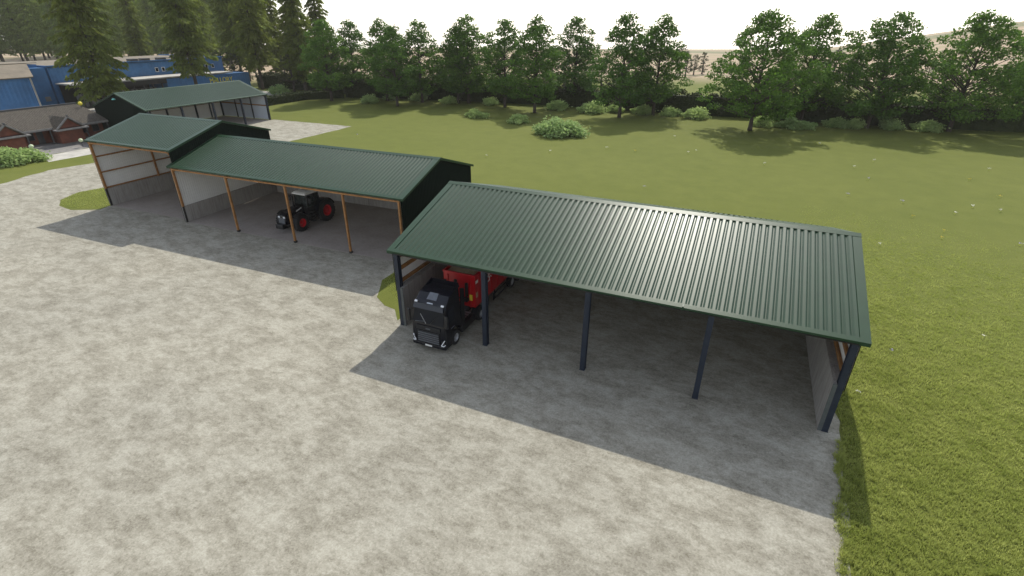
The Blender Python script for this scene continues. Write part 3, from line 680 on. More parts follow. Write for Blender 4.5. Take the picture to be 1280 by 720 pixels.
# ------------------------------------------------------------------ blue industrial building
BL = empty('blue_warehouse', (-164, 81, 0), 0, 'long blue warehouse with pale canopy and yellow lettering behind the spruces', 'warehouse')
def lb(x0, x1, y0, y1, z0, z1): return MB().box(x0 + 164, x1 + 164, y0 - 81, y1 - 81, z0, z1)
def ribwall(p0, p1, z0, z1, out, nm='wall', m='blue'):
    vs, fs = ribbed((p0[0] + 164, p0[1] - 81), (p1[0] + 164, p1[1] - 81), lambda s: z0, lambda s: z1, out, .9, .05, .5); MB().add(vs, fs).build(nm, M[m], BL)
lb(-195, -164.1, 81.1, 131.9, 0, 9.6).build('hall_core', M['blue'], BL)
ribwall((-164.06, 81.1), (-164.06, 131.9), 0, 9.9, (1, 0)); ribwall((-195, 81.06), (-164.1, 81.06), 0, 9.9, (0, -1))
lb(-195.2, -163.8, 80.9, 132.1, 9.6, 9.75).build('roof', M['greyroof'], BL)
for x0, x1, y0, y1 in ((-164.0, -163.8, 80.8, 132.1), (-195.3, -164.0, 80.75, 80.95), (-195.3, -164.0, 131.95, 132.15)): lb(x0, x1, y0, y1, 9.6, 10.05).build('parapet', M['blue'], BL)
for y in (98, 103.5, 107, 112, 118): lb(-168, -166, y, y + 2.2, 9.751, 10.5).build('roof_vent', M['darkgrey'], BL, bevel=.05)
for y in (109, 111, 125.6, 127.9):
    fr = lb(-163.98, -163.9, y - .5, y + .5, 6.8, 8.0).build('window', M['offwhite'], BL)
    lb(-163.898, -163.88, y - .38, y + .38, 6.92, 7.88).build('pane', M['glass'], fr)
# canopy annex
lb(-163.7, -156, 81.5, 128.5, 5.55, 5.9).build('canopy_roof', M['slab'], BL)
lb(-155.99, -155.9, 81.5, 105.6, 4.3, 5.549).build('canopy_fascia', M['dock_shade'], BL)
lb(-163.6, -156.2, 105.8, 134.6, 0, 5.2).build('annex', M['blue'], BL)
ribwall((-156.15, 105.8), (-156.15, 134.6), 0, 5.35, (1, 0)); ribwall((-163.6, 134.65), (-156.2, 134.65), 0, 5.3, (0, 1))
lb(-163.5, -163.45, 82, 105, 0, 5.4).build('dock_wall', M['dock_shade'], BL)
lb(-163.4, -156.3, 82, 105.5, 0, .06).build('dock_floor', M['darkgrey'], BL)
for i in range(9):
    lb(-157.2, -156.9, 83 + i * 2.7, 83.25 + i * 2.7, 0, 5.5).build('canopy_post', M['darkgrey'], BL)
for i in range(8):
    for k in range(2): lb(-160.8, -159.4, 83.6 + i * 2.7, 85.4 + i * 2.7, .1 + k * 1.7, 1.4 + k * 1.7).build('pallet_stack', M['stone'], BL)
t = text('MALLORY.', 2.05, BL, M['yellow'], (-155.9 + 164 - .12, 119.4 - 81, 3.05), (R(90), 0, R(90)), xs=.92, ext=.05)
# side block
lb(-176, -156.1, 45, 72.9, 0, 8.0).build('side_block', M['blue'], BL)
ribwall((-156.05, 45), (-156.05, 72.9), 0, 8.1, (1, 0)); ribwall((-176, 72.95), (-156.1, 72.95), 0, 8.1, (0, 1))
a = MB(); a.add([(-155.5 + 164, 45 - 81, 8.15), (-155.5 + 164, 73.5 - 81, 8.15), (-167 + 164, 78.5 - 81, 10.4), (-167 + 164, 45 - 81, 10.4), (-155.5 + 164, 45 - 81, 8.35), (-155.5 + 164, 73.5 - 81, 8.35), (-167 + 164, 78.5 - 81, 10.6), (-167 + 164, 45 - 81, 10.6)],
                [(3, 2, 1, 0), (4, 5, 6, 7), (0, 1, 5, 4), (1, 2, 6, 5), (2, 3, 7, 6), (3, 0, 4, 7)]); a.build('pitched_roof', M['greyroof'], BL)
lb(-176, -167, 45, 80.5, 0, 10.3).build('rear_block', M['blue'], BL)
lb(-176.2, -166.9, 44.8, 80.7, 10.62, 10.75).build('roof', M['greyroof'], BL)
lb(-156.0, -155.8, 72.75, 73.05, 0, 8.1).build('downpipe', M['slab'], BL)
lb(-167, -164.1, 77.0, 80.6, 0, 9.6).build('stair_block', M['blue'], BL)
lb(-167.0, -166.0, 76.90, 76.99, 0, 2.4).build('door', M['offwhite'], BL)
lb(-166.4, -165.0, 76.90, 76.99, 3.0, 4.2).build('sign_board', mat('olive sign board', (.25, .24, .07), .6, .3, 4), BL)
lb(-164.09, -164.0, 78.3, 79.5, 1.8, 2.9).build('window', M['stone'], BL)

# ------------------------------------------------------------------ brick house
H = empty('brick_house', (-113, 38, 0), 0, 'low red brick house with grey tiled roof and two small front gables', 'house')
def tiled(verts, nm='roof', ridge_dir=None, parent=H, th=.14):
    """tiled roof plane (3 or 4 verts, counter-clockwise from above) with rolls running up the slope"""
    vs = [Vector(v) for v in verts]; n = (vs[1] - vs[0]).cross(vs[2] - vs[0]).normalized()
    if n.z < 0: n = -n
    a = MB(); k = len(vs)
    a.add(list(vs) + [v - n * th for v in vs], [tuple(range(k)), tuple(range(k, 2 * k))[::-1]] + [(i, i + k, (i + 1) % k + k, (i + 1) % k) for i in range(k)])
    e = (vs[1] - vs[0]); L = e.length; e.normalize(); upv = n.cross(e); upv = upv if upv.z > 0 else -upv
    s = .15
    while s < L - .1:
        p = vs[0] + e * s; best = 0
        # march up the slope to the polygon boundary
        for i in range(1, k):
            q0, q1 = vs[i], vs[(i + 1) % k]; d = q1 - q0
            den = e.dot(d)
            if abs(den) > 1e-6:
                tt = (e.dot(p) - e.dot(q0)) / den
                if -1e-6 <= tt <= 1 + 1e-6: best = max(best, upv.dot(q0 + d * tt - p))
        if best > .25: a.bar(p + n * .02, p + upv * (best - .05) + n * .02, .13, .11, n)
        s += .33
    return a.build(nm, M['tile'], parent)
ey0, ey1 = 0.5, 25.2; rz0, rz1 = 6, 24.4
EV, RD = 3.0, 5.7
MB().box(-11.4, -.9, 1.5, 24.0, 0, EV + .2).build('wall', M['brick'], H)
tiled([(1.0, ey0, EV), (1.0, ey1, EV), (-6, rz1 - 1.2, RD), (-6, rz0, RD)])
tiled([(-13, ey1, EV), (-13, ey0, EV), (-6, rz0, RD), (-6, rz1 - 1.2, RD)])
tiled([(1.0, ey1, EV), (-13, ey1, EV), (-6, rz1 - 1.2, RD)]); tiled([(-13, ey0, EV), (1.0, ey0, EV), (-6, rz0, RD)])
MB().bar((-6, rz0 - .2, RD + .1), (-6, rz1 - 1.0, RD + .1), .4, .3).build('ridge_tile', M['darkgrey'], H)
MB().box(.9, 1.14, ey0, ey1, EV - .28, EV + .05).build('eave_board', M['stone'], H)
MB().box(-.9, 1.9, 1.3, 24.2, 0, .35).build('plinth', M['stone'], H)
for yc, hwid in ((16.8, 1.75), (7.6, 1.9)):
    a = MB().box(-.89, 2.2, yc - hwid - .2, yc + hwid + .2, .36, EV - .2).build('bay_wall', M['brick'], H)
    MB().prism([(yc - hwid, EV - .1), (yc + hwid, EV - .1), (yc, EV + 1.45)], -1.5, 2.35).build('gable_wall', M['brick'], H)
    tiled([(2.7, yc - hwid - .4, EV - .15), (-1.8, yc - hwid - .4, EV - .15), (-3.4, yc, EV + 1.62), (2.7, yc, EV + 1.62)], 'gable_roof')
    tiled([(-1.8, yc + hwid + .4, EV - .15), (2.7, yc + hwid + .4, EV - .15), (2.7, yc, EV + 1.62), (-3.4, yc, EV + 1.62)], 'gable_roof')
    a = MB(); a.bar((2.75, yc - hwid - .5, EV - .1), (2.75, yc, EV + 1.72), .22, .22); a.bar((2.75, yc + hwid + .5, EV - .1), (2.75, yc, EV + 1.72), .22, .22); a.build('verge_tile', M['stone'], H)
    MB().box(2.1, 3.2, yc - hwid - .9, yc + hwid + .9, EV - .42, EV - .18).build('gable_eave', M['stone'], H)
    MB().lathe_x((0, 0, 0), [(-.15, .12), (0, .2), (.15, .12)], 10).build('finial', M['darkgrey'], H, loc=(2.75, yc, EV + 1.9))
for y in (11.9, 20.6, 4.3, 22.6):
    fr = MB().box(-.92, -.84, y - .6, y + .6, 1.1, 2.4).build('window', M['darkgrey'], H)
    MB().box(-.838, -.82, y - .5, y + .5, 1.2, 2.3).build('pane', M['glass'], fr)
d_ = MB().box(-.92, -.84, 12.9, 13.9, .35, 2.4).build('door', M['darkgrey'], H)
for y in (10.6, 14.2, 20.0, 23.8, 2.2):
    MB().box(1.0, 1.2, y - .1, y + .1, .35, EV - .25).build('porch_post', M['timber'] if False else M['darkgrey'], H)
M['globe'] = mat('pale globe', (.55, .62, .40), .5, .15, 6)
for (x, y, lbl) in ((-108.3, 47.1, 'pale globe garden lamp behind the bright shrub in front of the brick house'), (-106.4, 53.6, 'pale globe garden lamp beside the corner of the tall short barn')):
    g = empty('garden_lamp', (x, y, 0), 0, lbl, 'lamp', 'globe lamps by the brick house')
    MB().tube([(0, 0, 0), (0, 0, .9)], .05).build('post', M['darkgrey'], g)
    MB().tube([(0, 0, .9), (0, 0, 1.0), (0, 0, 1.2), (0, 0, 1.4), (0, 0, 1.5)], [.1, .28, .36, .28, .08], 14).build('globe', M['globe'], g, smooth=True)
wl = empty('yellow_ball_lamp', (-117.2, 61.2, 0), 0, 'yellow ball on a dark post between brick house and far barn', 'lamp')
MB().tube([(0, 0, 0), (0, 0, 5.6)], .06).build('post', M['darkgrey'], wl)
MB().tube([(0, 0, 5.5), (0, 0, 5.6), (0, 0, 5.85), (0, 0, 6.1), (0, 0, 6.2)], [.1, .25, .36, .25, .1], 12).build('ball', M['yellow'], wl, smooth=True)

# ------------------------------------------------------------------ vegetation
def broadleaf_meshes(seed, H_, Rr, z0=3.2, ncl=105, per=85, leaf=.47, twist=0.35):
    rng = np.random.default_rng(seed); rnd = random.Random(seed)
    cl = []
    tries = 0
    while len(cl) < ncl and tries < 9000:
        tries += 1
        t = rnd.random(); z = z0 + t * (H_ - z0 - .8)
        env = Rr * (.60 + .40 * t / .25) if t < .25 else Rr * max(.12, 1 - ((t - .25) / .80) ** 1.9)
        ang = rnd.uniform(0, 2 * math.pi)
        env *= 1 + .20 * math.sin(3 * ang + seed + 4 * t) + .12 * math.sin(5 * ang - 7 * t)
        rr = env * math.sqrt(rnd.uniform(.04, 1.0))
        p = (rr * math.cos(ang), rr * math.sin(ang), z)
        q = rnd.uniform(1.0, 1.7) * (H_ / 22) * (1 - .25 * t)
        if all((p[0] - c[0]) ** 2 + (p[1] - c[1]) ** 2 + ((p[2] - c[2]) * 1.5) ** 2 > (.50 * (q + c[3])) ** 2 for c in cl): cl.append((*p, q))
    V = []
    for x, y, z, q in cl:
        n = int(per * q * q / 1.6)
        d = rng.normal(size=(n, 3)); d /= np.linalg.norm(d, axis=1)[:, None]
        rad = q * rng.uniform(.35, 1.12, n) ** .7
        c = d * rad[:, None] * np.array([1.18, 1.18, .62]) + np.array([x, y, z])
        c[:, 2] -= .12 * (d[:, 0] ** 2 + d[:, 1] ** 2) * q
        V.append(leafquads(rng, c, leaf, .15, .75))
    crown = np_mesh('crown', np.concatenate(V), 4, M['leaf'])
    tb = MB(); lean = rnd.uniform(-.5, .5)
    tp = [(0, 0, -.2), (0.02, 0, .8), (.1 * lean, .05, 3), (.5 * lean, .1, H_ * .35), (.9 * lean, -.1, H_ * .6), (1.0 * lean, .1, H_ * .85)]
    tb.tube(tp, [.52, .40, .34, .27, .17, .06], 10)
    for x, y, z, q in sorted(cl, key=lambda c: c[2])[:int(len(cl) * .75)]:
        if rnd.random() < .62:
            zz = max(2.6, z - math.hypot(x, y) * rnd.uniform(.45, .8)); f = min(1, zz / H_)
            s0 = Vector((lean * f, 0, zz)); e0 = Vector((x, y, z)); mid = (s0 + e0) / 2 + Vector((rnd.uniform(-.4, .4), rnd.uniform(-.4, .4), rnd.uniform(-.3, .5)))
            tb.tube([s0, mid, e0], [.13 * (1.2 - f), .075, .025], 5)
    return crown, tb
def place_tree(name, crown, trunk_me, x, y, s, rz, label, cat, group, sz=1):
    r = empty(name, (x, y, 0), rz, label, cat, group); r.scale = (s, s, s * sz)
    for nm, me in (('trunk', trunk_me), ('crown', crown)):
        o = bpy.data.objects.new(nm, me); col.objects.link(o); o.parent = r
    return r
def mb_mesh(mb_, name, m):
    me = bpy.data.meshes.new(name); me.from_pydata(mb_.v, [], mb_.f); me.update(); me.materials.append(m); me.shade_smooth(); return me
variants = []
for sd_, hh, rr in ((11, 22, 6.9), (23, 22, 7.1), (37, 22, 6.4), (41, 22, 10.2), (53, 22, 8.8), (67, 22, 9.6)):
    c_, t_ = broadleaf_meshes(sd_, hh, rr, ncl=145 if rr < 7.4 else 200, per=98)
    variants.append((c_, mb_mesh(t_, 'trunk', M['bark'])))
TREES = [  # x, y, height, variant, label
    (-110.2, 121.5, 21.2, 0, 'leftmost broadleaf tree of the row, in front of the dark spruces'),
    (-110.6, 133.0, 21.3, 1, 'broadleaf tree second from left end of the row, trunk hidden in shade'),
    (-95.9, 128.5, 21.6, 2, 'broadleaf tree with slim trunk just behind the pair near the grass corner'),
    (-86.6, 120.1, 19.9, 0, 'shorter broadleaf tree standing forward at the left of the row'),
    (-85.0, 129.8, 21.2, 1, 'slender broadleaf tree right of the forward short one, before a sky gap'),
    (-75.0, 132.6, 20.3, 2, 'lower tree crowded against the left side of a taller rounded one'),
    (-72.4, 133.9, 22.4, 1, 'tall rounded broadleaf tree right of the wide sky gap at left'),
    (-59.9, 130.9, 21.3, 0, 'narrow thin crowned tree between two fuller trees left of centre'),
    (-49.1, 125.0, 22.2, 2, 'forward broadleaf tree standing just left above the big pale bush'),
    (-44.6, 142.5, 22.0, 0, 'narrow domed tree set back behind the big pale bush'),
    (-28.1, 126.5, 22.6, 1, 'broadleaf tree with a visible trunk right of the big pale bush'),
    (-21.5, 133.6, 22.4, 2, 'broadleaf tree at the right end of the dense middle row'),
    (0.7, 121.3, 22.9, 3, 'broad spreading tree with forked trunk standing forward right of centre'),
    (11.0, 138.0, 22.3, 4, 'full crowned tree touching the right side of the spreading forked tree'),
    (23.6, 135.0, 22.7, 5, 'wide single tree with leaning limbs before the pale hillside'),
    (38.6, 137.5, 22.8, 3, 'open branched tree in front of the striped hillside at right'),
    (54.0, 145.0, 22.4, 4, 'rightmost broadleaf tree, cut by the right edge of the view'),
]
for i, (x, y, h, v, lb_) in enumerate(TREES):
    place_tree('broadleaf_tree', *variants[v], x, y, h / 22, i * 1.7, lb_, 'tree', 'broadleaf trees in front of the hedge')

def conifer_meshes(seed, H_, Rr, z0=5.0, pw=2.2):
    rng = np.random.default_rng(seed); rnd = random.Random(seed); V = []; tb = MB()
    tb.tube([(0, 0, -.3), (.05, 0, 1.2), (.15, .1, H_ * .4), (0, 0, H_ * .75), (0, 0, H_)], [.62, .48, .33, .17, .03], 10)
    z = z0
    while z < H_ - .6:
        t = z / H_; L0 = Rr * (1 - t ** pw) * rnd.uniform(.82, 1.08)
        if z < z0 + 3: L0 *= .8
        nb = 7 if t < .8 else 5; off = rnd.uniform(0, 6.28)
        for k in range(nb):
            a = off + 2 * math.pi * k / nb + rnd.uniform(-.3, .3); L = max(.5, L0 * rnd.uniform(.6, 1.12))
            if rnd.random() < .09: continue
            dr = rnd.uniform(.22, .42)
            e = np.array([math.cos(a), math.sin(a), 0.]); sd2 = np.array([-math.sin(a), math.cos(a), 0.])
            P = lambda u: e * L * u + np.array([0, 0, z + L * (.10 * u - dr * u * u * 1.1)])
            if t < .9: tb.tube([tuple(P(0)), tuple(P(.5)), tuple(P(.97))], [.07 * (1.3 - t), .045, .012], 4)
            n = int(9.5 * L + 7)
            u = rng.uniform(.12, 1.0, n) ** .8; wd = (.30 * L * (1 - (u - .35) ** 2 * 1.6)).clip(.15, 2.0)
            v = rng.uniform(-1, 1, n) * wd
            c = np.array([P(q) for q in u]) + sd2[None] * v[:, None]
            c[:, 2] -= np.abs(v) * .35 + rng.uniform(0, .55, n)
            # drooping sprays: long thin diamond cards hanging and pointing outwards
            dirv = e[None] * rng.uniform(.3, 1, n)[:, None] + sd2[None] * (v / wd * .8)[:, None] + np.array([0, 0, -1])[None] * rng.uniform(.25, 1.1, n)[:, None]
            dirv /= np.linalg.norm(dirv, axis=1)[:, None]
            bb = np.cross(dirv, rng.normal(size=(n, 3))); bb /= np.linalg.norm(bb, axis=1)[:, None]
            s = rng.uniform(.6, 1.25, n)[:, None]
            A_ = dirv * s * .62; B_ = bb * s * .20
            V.append(np.stack([c - A_, c + B_, c + A_, c - B_], 1).reshape(-1, 3))
        z += rnd.uniform(.85, 1.25) * (1 if t < .7 else .8)
    return np_mesh('crown', np.concatenate(V), 4, M['needle']), tb
CV = []
for sd_, hh, rr, z0 in ((5, 50, 8.4, 5), (9, 50, 7.8, 7.5), (15, 46, 5.4, 5)):
    c_, t_ = conifer_meshes(sd_, hh, rr, z0); CV.append((c_, mb_mesh(t_, 'trunk', M['bark'])))
CON = [(-147, 82.6, 1.0, 0, 'largest spruce with drooping boughs before the left part of the blue warehouse'),
       (-146, 107.2, 1.0, 1, 'large spruce with bare trunk in front of the yellow lettering side of the warehouse'),
       (-151, 134.7, 1.02, 1, 'spruce with tall straight trunk just right of the blue warehouse corner'),
       (-131.3, 133.7, 1.05, 2, 'slim spruce with twin neighbour above the green hedge bush'),
       (-139.7, 140.1, 1.02, 2, 'slim spruce just left behind its near twin above the hedge'),
       (-137.5, 150, 1.02, 2, 'spruce rising behind the leftmost broadleaf tree'),
       (-180, 152, 1.0, 1, 'spruce standing behind the end of the blue warehouse roof'),
       (-215, 165, 1.0, 0, 'spruce behind the blue warehouse with its trunk above the roof windows'),
       (-222, 143, .95, 2, 'thin spruce close behind the middle of the blue warehouse'),
       (-166, 158, 1.0, 2, 'thin spruce between the warehouse corner trunk and the slim pair')]
for i, (x, y, s, v, lb_) in enumerate(CON):
    place_tree('spruce_tree', *CV[v], x, y, s, i * 2.1, lb_, 'tree', 'large spruces round the warehouse')
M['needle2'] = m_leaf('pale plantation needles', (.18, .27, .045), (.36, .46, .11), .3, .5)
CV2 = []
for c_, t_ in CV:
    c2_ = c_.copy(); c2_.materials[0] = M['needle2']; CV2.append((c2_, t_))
rnd = random.Random(21)
for row, (xa, ya, xb, yb) in enumerate(((-412, 182, -300, 262), (-432, 205, -318, 285), (-455, 232, -340, 310), (-385, 160, -420, 140), (-480, 250, -365, 335), (-402, 172, -290, 250))):
    n = 4 if row == 3 else 15
    for i in range(n):
        t = i / (n - 1) if n > 1 else 0
        x = xa + (xb - xa) * t + rnd.uniform(-3, 3); y = ya + (yb - ya) * t + rnd.uniform(-3, 3)
        place_tree('plantation_spruce', *CV2[rnd.randrange(3)], x, y, rnd.uniform(1.05, 1.3), rnd.uniform(0, 6), 'tall spruce in the distant plantation rows beyond the blue warehouse', 'tree', 'plantation spruces beyond the warehouse')

def bush_mesh(seed, rx, ry, h, n, leaf, m, name='foliage', lumps=20, flat=.1):
    rng = np.random.default_rng(seed); V = []
    for k in range(lumps):
        a = rng.uniform(0, 6.28); q = math.sqrt(rng.uniform(0, 1)); cx, cy = rx * .85 * q * math.cos(a), ry * .85 * q * math.sin(a)
        rr = h * rng.uniform(.15, .30); hz = max(rr * 1.2, h * (1 - .6 * q * q) * rng.uniform(.5, 1.05))
        nn = int(n / lumps * rng.uniform(.6, 1.4)); d = rng.normal(size=(nn, 3)); d[:, 2] = np.abs(d[:, 2]) * 1.2 - .35; d /= np.linalg.norm(d, axis=1)[:, None]
        c = d * (rng.uniform(.2, 1.6, nn) * rr)[:, None] * np.array([1.25, 1.25, 1.1]) + np.array([cx, cy, hz - rr * .8])
        m2 = nn // 5
        c2 = np.stack([cx * .9 + rng.normal(0, rr * .8, m2), cy * .9 + rng.normal(0, rr * .8, m2), rng.uniform(0, max(.2, hz - rr * .5), m2)], 1)
        c = np.concatenate([c, c2]); c[:, 2] = np.abs(c[:, 2]) + .03
        V.append(leafquads(rng, c, leaf * rng.uniform(.85, 1.2), flat, .7))
    return np_mesh(name, np.concatenate(V), 4, m)
bm1 = bush_mesh(1, 5.4, 4.6, 4.2, 4200, .60, M['bush'], lumps=46)
bm2 = bush_mesh(2, 3.2, 2.2, 2.7, 2600, .36, M['bush']); bm3 = bush_mesh(3, 2.4, 2.0, 2.4, 1900, .34, M['bush'])
bmd = bush_mesh(4, 4.0, 2.4, 2.2, 2800, .36, M['bush'])
def bush(me, x, y, s, rz, label, grp='bushes along the hedge and meadow', cat='bush'):
    r = empty('shrub', (x, y, 0), rz, label, cat, grp); r.scale = (s * 1.05, s, s * .84)
    o = bpy.data.objects.new('foliage', me); col.objects.link(o); o.parent = r
    a = MB()
    for k in range(6):
        t = k * 1.05; a.tube([(0, 0, 0), (math.cos(t) * .5, math.sin(t) * .5, .8), (math.cos(t) * 1.1, math.sin(t) * 1.1, 1.6)], [.05, .035, .01], 5)
    st = a.build('stems', M['bark'], r)
for q in [(bm1, -33.7, 99.5, .92, 0, 'big pale rounded bush alone on the meadow'),
          (bm1, -103.0, 42.2, .68, 1, 'bright green bush on the grass in front of the brick house'),
          (bm2, -97.9, 122.5, 1, 2, 'dull green bush in tree shade near the left tree trunks'),
          (bm3, -96.2, 130.8, 1, 2, 'light bush tucked behind the left trunks against the hedge'),
          (bm2, -88.2, 133, 1, 0, 'light bush against the hedge between left trunks'),
          (bm2, -77.5, 131.5, .9, 1, 'bush at the foot of the tall rounded tree'),
          (bm2, -65.5, 133, .9, 2.5, 'low bush between the rounded tree and the narrow one'),
          (bmd, -58.7, 112.5, .9, 0, 'low bush in tree shade left on the open meadow'),
          (bmd, -47.0, 109.5, .95, 2, 'low shaded bush just left of the big pale bush'),
          (bm2, -46.0, 132.8, 1.1, 0, 'bush behind the forward tree at the hedge'),
          (bm2, -36.3, 131.0, 1.25, 1, 'wide bush behind the big pale bush near the hedge'),
          (bm3, -31.2, 134.8, 1.1, 2, 'light bush left of the visible trunk by the hedge'),
          (bm2, -24.2, 134.5, 1.0, .5, 'light bush right of the visible trunk by the hedge'),
          (bm3, -17.6, 134.4, 1.0, 3, 'bush under the last tree of the middle row'),
          (bm2, -11.6, 133.0, 1.15, 1, 'light bush in the gap between middle row and spreading tree'),
          (bmd, 2.8, 128.6, 1.1, 2, 'low bush left behind the spreading forked tree'),
          (bmd, 9.4, 128.0, 1.1, 0, 'low bush right behind the spreading forked tree'),
          (bm2, 17.5, 133.6, .95, 0, 'bush left of the wide single tree'),
          (bm3, 21.0, 133.9, .95, 1, 'bush touching the trunk of the wide single tree'),
          (bm2, 27.6, 135.2, .95, 2, 'bush right of the wide single tree'),
          (bm2, 34.4, 136.4, 1.0, 0, 'bush left of the open branched tree'),
          (bm3, -136.0, 127.6, 1.35, 0, 'round green bush by the road end near the warehouse')]:
    bush(*q)
def hedge(pts, h, wd, label, seed, dens=95, leaf=.5):
    rng = np.random.default_rng(seed); V = []; core = MB()
    for a, b in zip(pts[:-1], pts[1:]):
        a = Vector((*a, 0)); b = Vector((*b, 0)); L = (b - a).length; d = (b - a) / L; nn = Vector((-d.y, d.x, 0)); n = int(L * dens * (h / 4))
        s = rng.uniform(0, L, n); u = rng.uniform(-1, 1, n); z = rng.uniform(0, 1, n) ** .8 * h
        side = rng.random(n) < .6
        u = np.where(side, np.sign(u) * rng.uniform(.75, 1.08, n), u); z = np.where(side, z, h * rng.uniform(.85, 1.06, n))
        hh = 1 + .09 * np.sin(s * .7 + seed) + .06 * np.sin(s * 1.9)
        z = z * hh
        c = np.stack([a.x + d.x * s + nn.x * u * wd / 2, a.y + d.y * s + nn.y * u * wd / 2, z], 1)
        V.append(leafquads(rng, c, leaf, .1, .8))
        core.bar(a + Vector((0, 0, h * .45)), b + Vector((0, 0, h * .45)), wd * .72, h * .88)
    r = empty('hedge', (0, 0, 0), 0, label, 'hedge', 'hedges round the meadow')
    o = bpy.data.objects.new('foliage', np_mesh('foliage', np.concatenate(V), 4, M['hedge'])); col.objects.link(o); o.parent = r
    core.build('inner_growth', M['hedge'], r)
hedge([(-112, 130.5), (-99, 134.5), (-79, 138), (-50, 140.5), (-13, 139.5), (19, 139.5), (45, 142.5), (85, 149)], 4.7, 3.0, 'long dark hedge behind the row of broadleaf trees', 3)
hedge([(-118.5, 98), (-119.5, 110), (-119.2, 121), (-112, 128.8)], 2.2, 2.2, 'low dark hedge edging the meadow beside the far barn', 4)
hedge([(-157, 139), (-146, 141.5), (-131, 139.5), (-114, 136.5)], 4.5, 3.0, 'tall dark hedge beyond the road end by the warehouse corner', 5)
# far hazy trees
fm_c, fm_t = broadleaf_meshes(91, 12, 4.6, z0=1.6, ncl=46, per=60, leaf=.6); fm_c.materials[0] = M['hazeleaf']; fm_tm = mb_mesh(fm_t, 'trunk', M['bark'])
fm2_c, fm2_t = broadleaf_meshes(92, 12, 3.9, z0=1.2, ncl=40, per=60, leaf=.6); fm2_c.materials[0] = M['hazeleaf']; fm2_tm = mb_mesh(fm2_t, 'trunk', M['bark'])
rnd = random.Random(5); FT = []
for az0, az1, r0, r1, n in ((-7.5, -4.5, 250, 275, 4), (5.4, 8.0, 205, 235, 4), (11, 15, 210, 250, 3), (-47, -41, 190, 235, 9), (-38, -27, 160, 185, 10), (-26, -10, 165, 190, 12), (18, 24, 220, 260, 5), (-56, -48, 215, 260, 8)):
    for i in range(n):
        az = R(az0 + (az1 - az0) * (i + rnd.uniform(.2, .8)) / n); r = rnd.uniform(r0, r1); x, y = r * math.sin(az), r * math.cos(az)
        v = rnd.randrange(2)
        tr = place_tree('field_tree', *((fm_c, fm_tm), (fm2_c, fm2_tm))[v], x, y, rnd.uniform(.75, 1.15), rnd.uniform(0, 6), 'hazy grey green tree in the fields beyond the hedge', 'tree', 'hazy trees beyond the hedge')
        tr.location.z = terrain_z(x, y)

# ------------------------------------------------------------------ grass and flowers
rng = np.random.default_rng(77)
def blades(xy, h, wdt, seed):
    n = len(xy); r = np.random.default_rng(seed)
    a = r.uniform(0, 2 * np.pi, n); d = np.stack([np.cos(a), np.sin(a), np.zeros(n)], 1) * (wdt * r.uniform(.6, 1.3, n))[:, None]
    base_ = np.concatenate([xy, np.zeros((n, 1))], 1)
    tip = base_ + np.stack([r.normal(0, .35, n) * h, r.normal(0, .35, n) * h, h * r.uniform(.6, 1.15, n)], 1)
    return np.stack([base_ - d, base_ + d, tip], 1).reshape(-1, 3)
n = 330000
rad = 8 + 62 * rng.random(n) ** 1.05; az = rng.uniform(R(2), R(42), n)
xy = np.stack([rad * np.sin(az), rad * np.cos(az)], 1)
cl_ = np.sin(xy[:, 0] * 1.7 + np.sin(xy[:, 1] * 1.3) * 2) * np.sin(xy[:, 1] * 1.9 + np.cos(xy[:, 0] * .9) * 2)
keep = (xy[:, 0] > 6.98 + .16 * np.sin(xy[:, 1] * 2.3) + .12 * np.sin(xy[:, 1] * 5.1) + .62 * np.clip((xy[:, 1] - 18) / 8, 0, 1)) & (rng.random(n) < (.8 + .2 * cl_) * np.clip((72 - rad) / 40, 0, 1))
keep &= ~((xy[:, 0] < 7.7) & (xy[:, 1] > 25.5) & (xy[:, 1] < 44))
xy = xy[keep]; cl_ = cl_[keep]
h = (.16 + .06 * cl_.clip(-.6, 1)) * np.where(xy[:, 1] < 45, 1, .8)
V = [blades(xy, h, .019, 1)]
# taller tufts, each a fan of blades; some creep over the gravel edge
nt_ = 15000
r_ = 8 + 54 * rng.random(nt_) ** 1.5; a_ = rng.uniform(R(2), R(42), nt_); tc = np.stack([r_ * np.sin(a_), r_ * np.cos(a_)], 1)
tc = tc[tc[:, 0] > 7.05 + .62 * np.clip((tc[:, 1] - 18) / 8, 0, 1)]
ey_ = rng.uniform(9, 25.5, 420); ex_ = 6.98 + .62 * np.clip((ey_ - 18) / 8, 0, 1) - np.abs(rng.normal(0, .13, 420)) + .12 * np.sin(ey_ * 2.1)
tc = np.concatenate([tc, np.stack([ex_, ey_], 1)])
hh = rng.uniform(.16, .34, len(tc)) * np.clip(1.25 - np.hypot(tc[:, 0], tc[:, 1]) / 70, .35, 1); k_n = 16
cc = np.repeat(tc, k_n, 0) + rng.normal(0, .07, (len(tc) * k_n, 2)); V.append(blades(cc, np.repeat(hh, k_n), .015, 9))
for (x0, x1, y0, y1, n) in ((-77, -67.9, 32, 43, 9000), (-25.8, -20.8, 27.7, 40, 9000)):
    p = np.stack([rng.uniform(x0, x1, n), rng.uniform(y0, y1, n)], 1)
    if x0 < -60:
        k_ = ((p[:, 0] + 71.8) / 5.2) ** 2 + ((p[:, 1] - 37.2) / 4.9) ** 2 < 1
    else: k_ = (p[:, 1] > 27.9 + (-21.3 - p[:, 0]) * .75)
    p = p[k_]; V.append(blades(p, np.full(len(p), .14), .02, 5))
me = np_mesh('grass_blades', np.concatenate(V), 3, M['blade'])
gb_ = bpy.data.objects.new('grass_blades', me); col.objects.link(gb_)
tag(gb_, 'tufted green meadow grass beside the gravel yard', 'grass', kind='stuff')
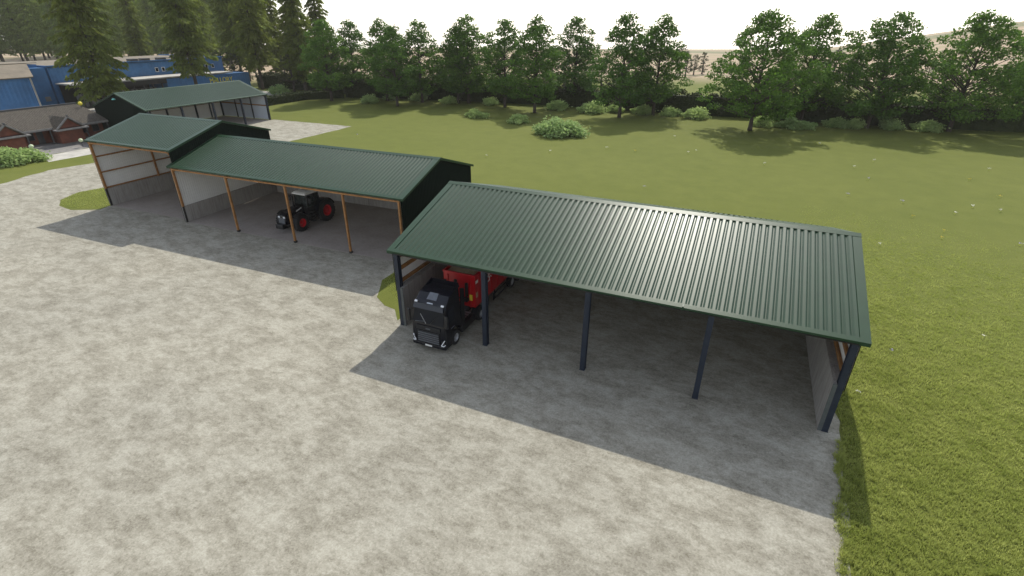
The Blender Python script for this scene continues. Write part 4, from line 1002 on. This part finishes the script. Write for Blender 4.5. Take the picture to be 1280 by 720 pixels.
FL = [(11.6, 36.3, 2), (8.9, 30.4, 0), (13.5, 76, 2), (19.3, 75.3, 2), (23.9, 72.7, 0), (29, 76, 0), (26.9, 63.7, 2), (17.8, 41.1, 0), (30.1, 91.5, 1), (21.1, 65.2, 1), (16.2, 93.2, 0), (3.6, 89.7, 0), (-12.5, 106.6, 0), (-7.2, 94.9, 0),
      (-21.9, 90.9, 0), (-16.8, 90.5, 1), (-11, 68.8, 2), (17.1, 86, 2), (19.1, 69.3, 1), (-69.3, 82.1, 2), (-38.4, 76.5, 0), (34.7, 100, 0), (-8.3, 93, 0), (19.7, 99.4, 0), (20.3, 62.6, 1), (12.8, 110.7, 0), (26.5, 76.5, 0), (31, 83, 1), (14.2, 58, 0), (24, 50, 0), (-30, 84, 0)]
fmats = [mat('white petals', (.75, .74, .62), .6, .05, 3), mat('yellow petals', (.7, .55, .06), .6, .05, 3), mat('lilac petals', (.46, .42, .62), .6, .05, 3)]
fproto = {}
for x, y, c in FL:
    r = empty('wildflower', (x, y, 0), x, ('tiny white', 'tiny yellow', 'tiny lilac')[c] + ' wildflower cluster dotted in the meadow', 'flower', ('white', 'yellow', 'lilac')[c] + ' wildflowers in the meadow')
    s = max(.55, min(1.0, y / 80)); r.scale = (s, s, s)
    if c not in fproto:
        rg = np.random.default_rng(c); cc = rg.normal(0, .10, (26, 3)) * np.array([1, 1, .5]) + np.array([0, 0, .32])
        bl = np_mesh('blossom', leafquads(rg, cc, .10, .6, .9), 4, fmats[c])
        st = np_mesh('stems', blades(rg.normal(0, .06, (14, 2)), np.full(14, .32), .012, 3), 3, M['blade'])
        fproto[c] = (bl, st)
    for nm, me in zip(('blossom', 'stems'), fproto[c]):
        o = bpy.data.objects.new(nm, me); col.objects.link(o); o.parent = r

# ------------------------------------------------------------------ haze
hz = MB().box(-1900, 1900, -400, 2600, -110, 130).build('haze', M['white'])
tag(hz, 'thin pale haze over the fields', 'haze', kind='stuff')
m = bpy.data.materials.new('haze'); m.use_nodes = True; nt = m.node_tree; nt.nodes.clear()
out = nt.nodes.new('ShaderNodeOutputMaterial'); pv = nt.nodes.new('ShaderNodeVolumePrincipled')
pv.inputs['Color'].default_value = (.97, .93, .86, 1); pv.inputs['Density'].default_value = .00014; pv.inputs['Anisotropy'].default_value = .1
nt.links.new(pv.outputs[0], out.inputs['Volume']); hz.data.materials[0] = m
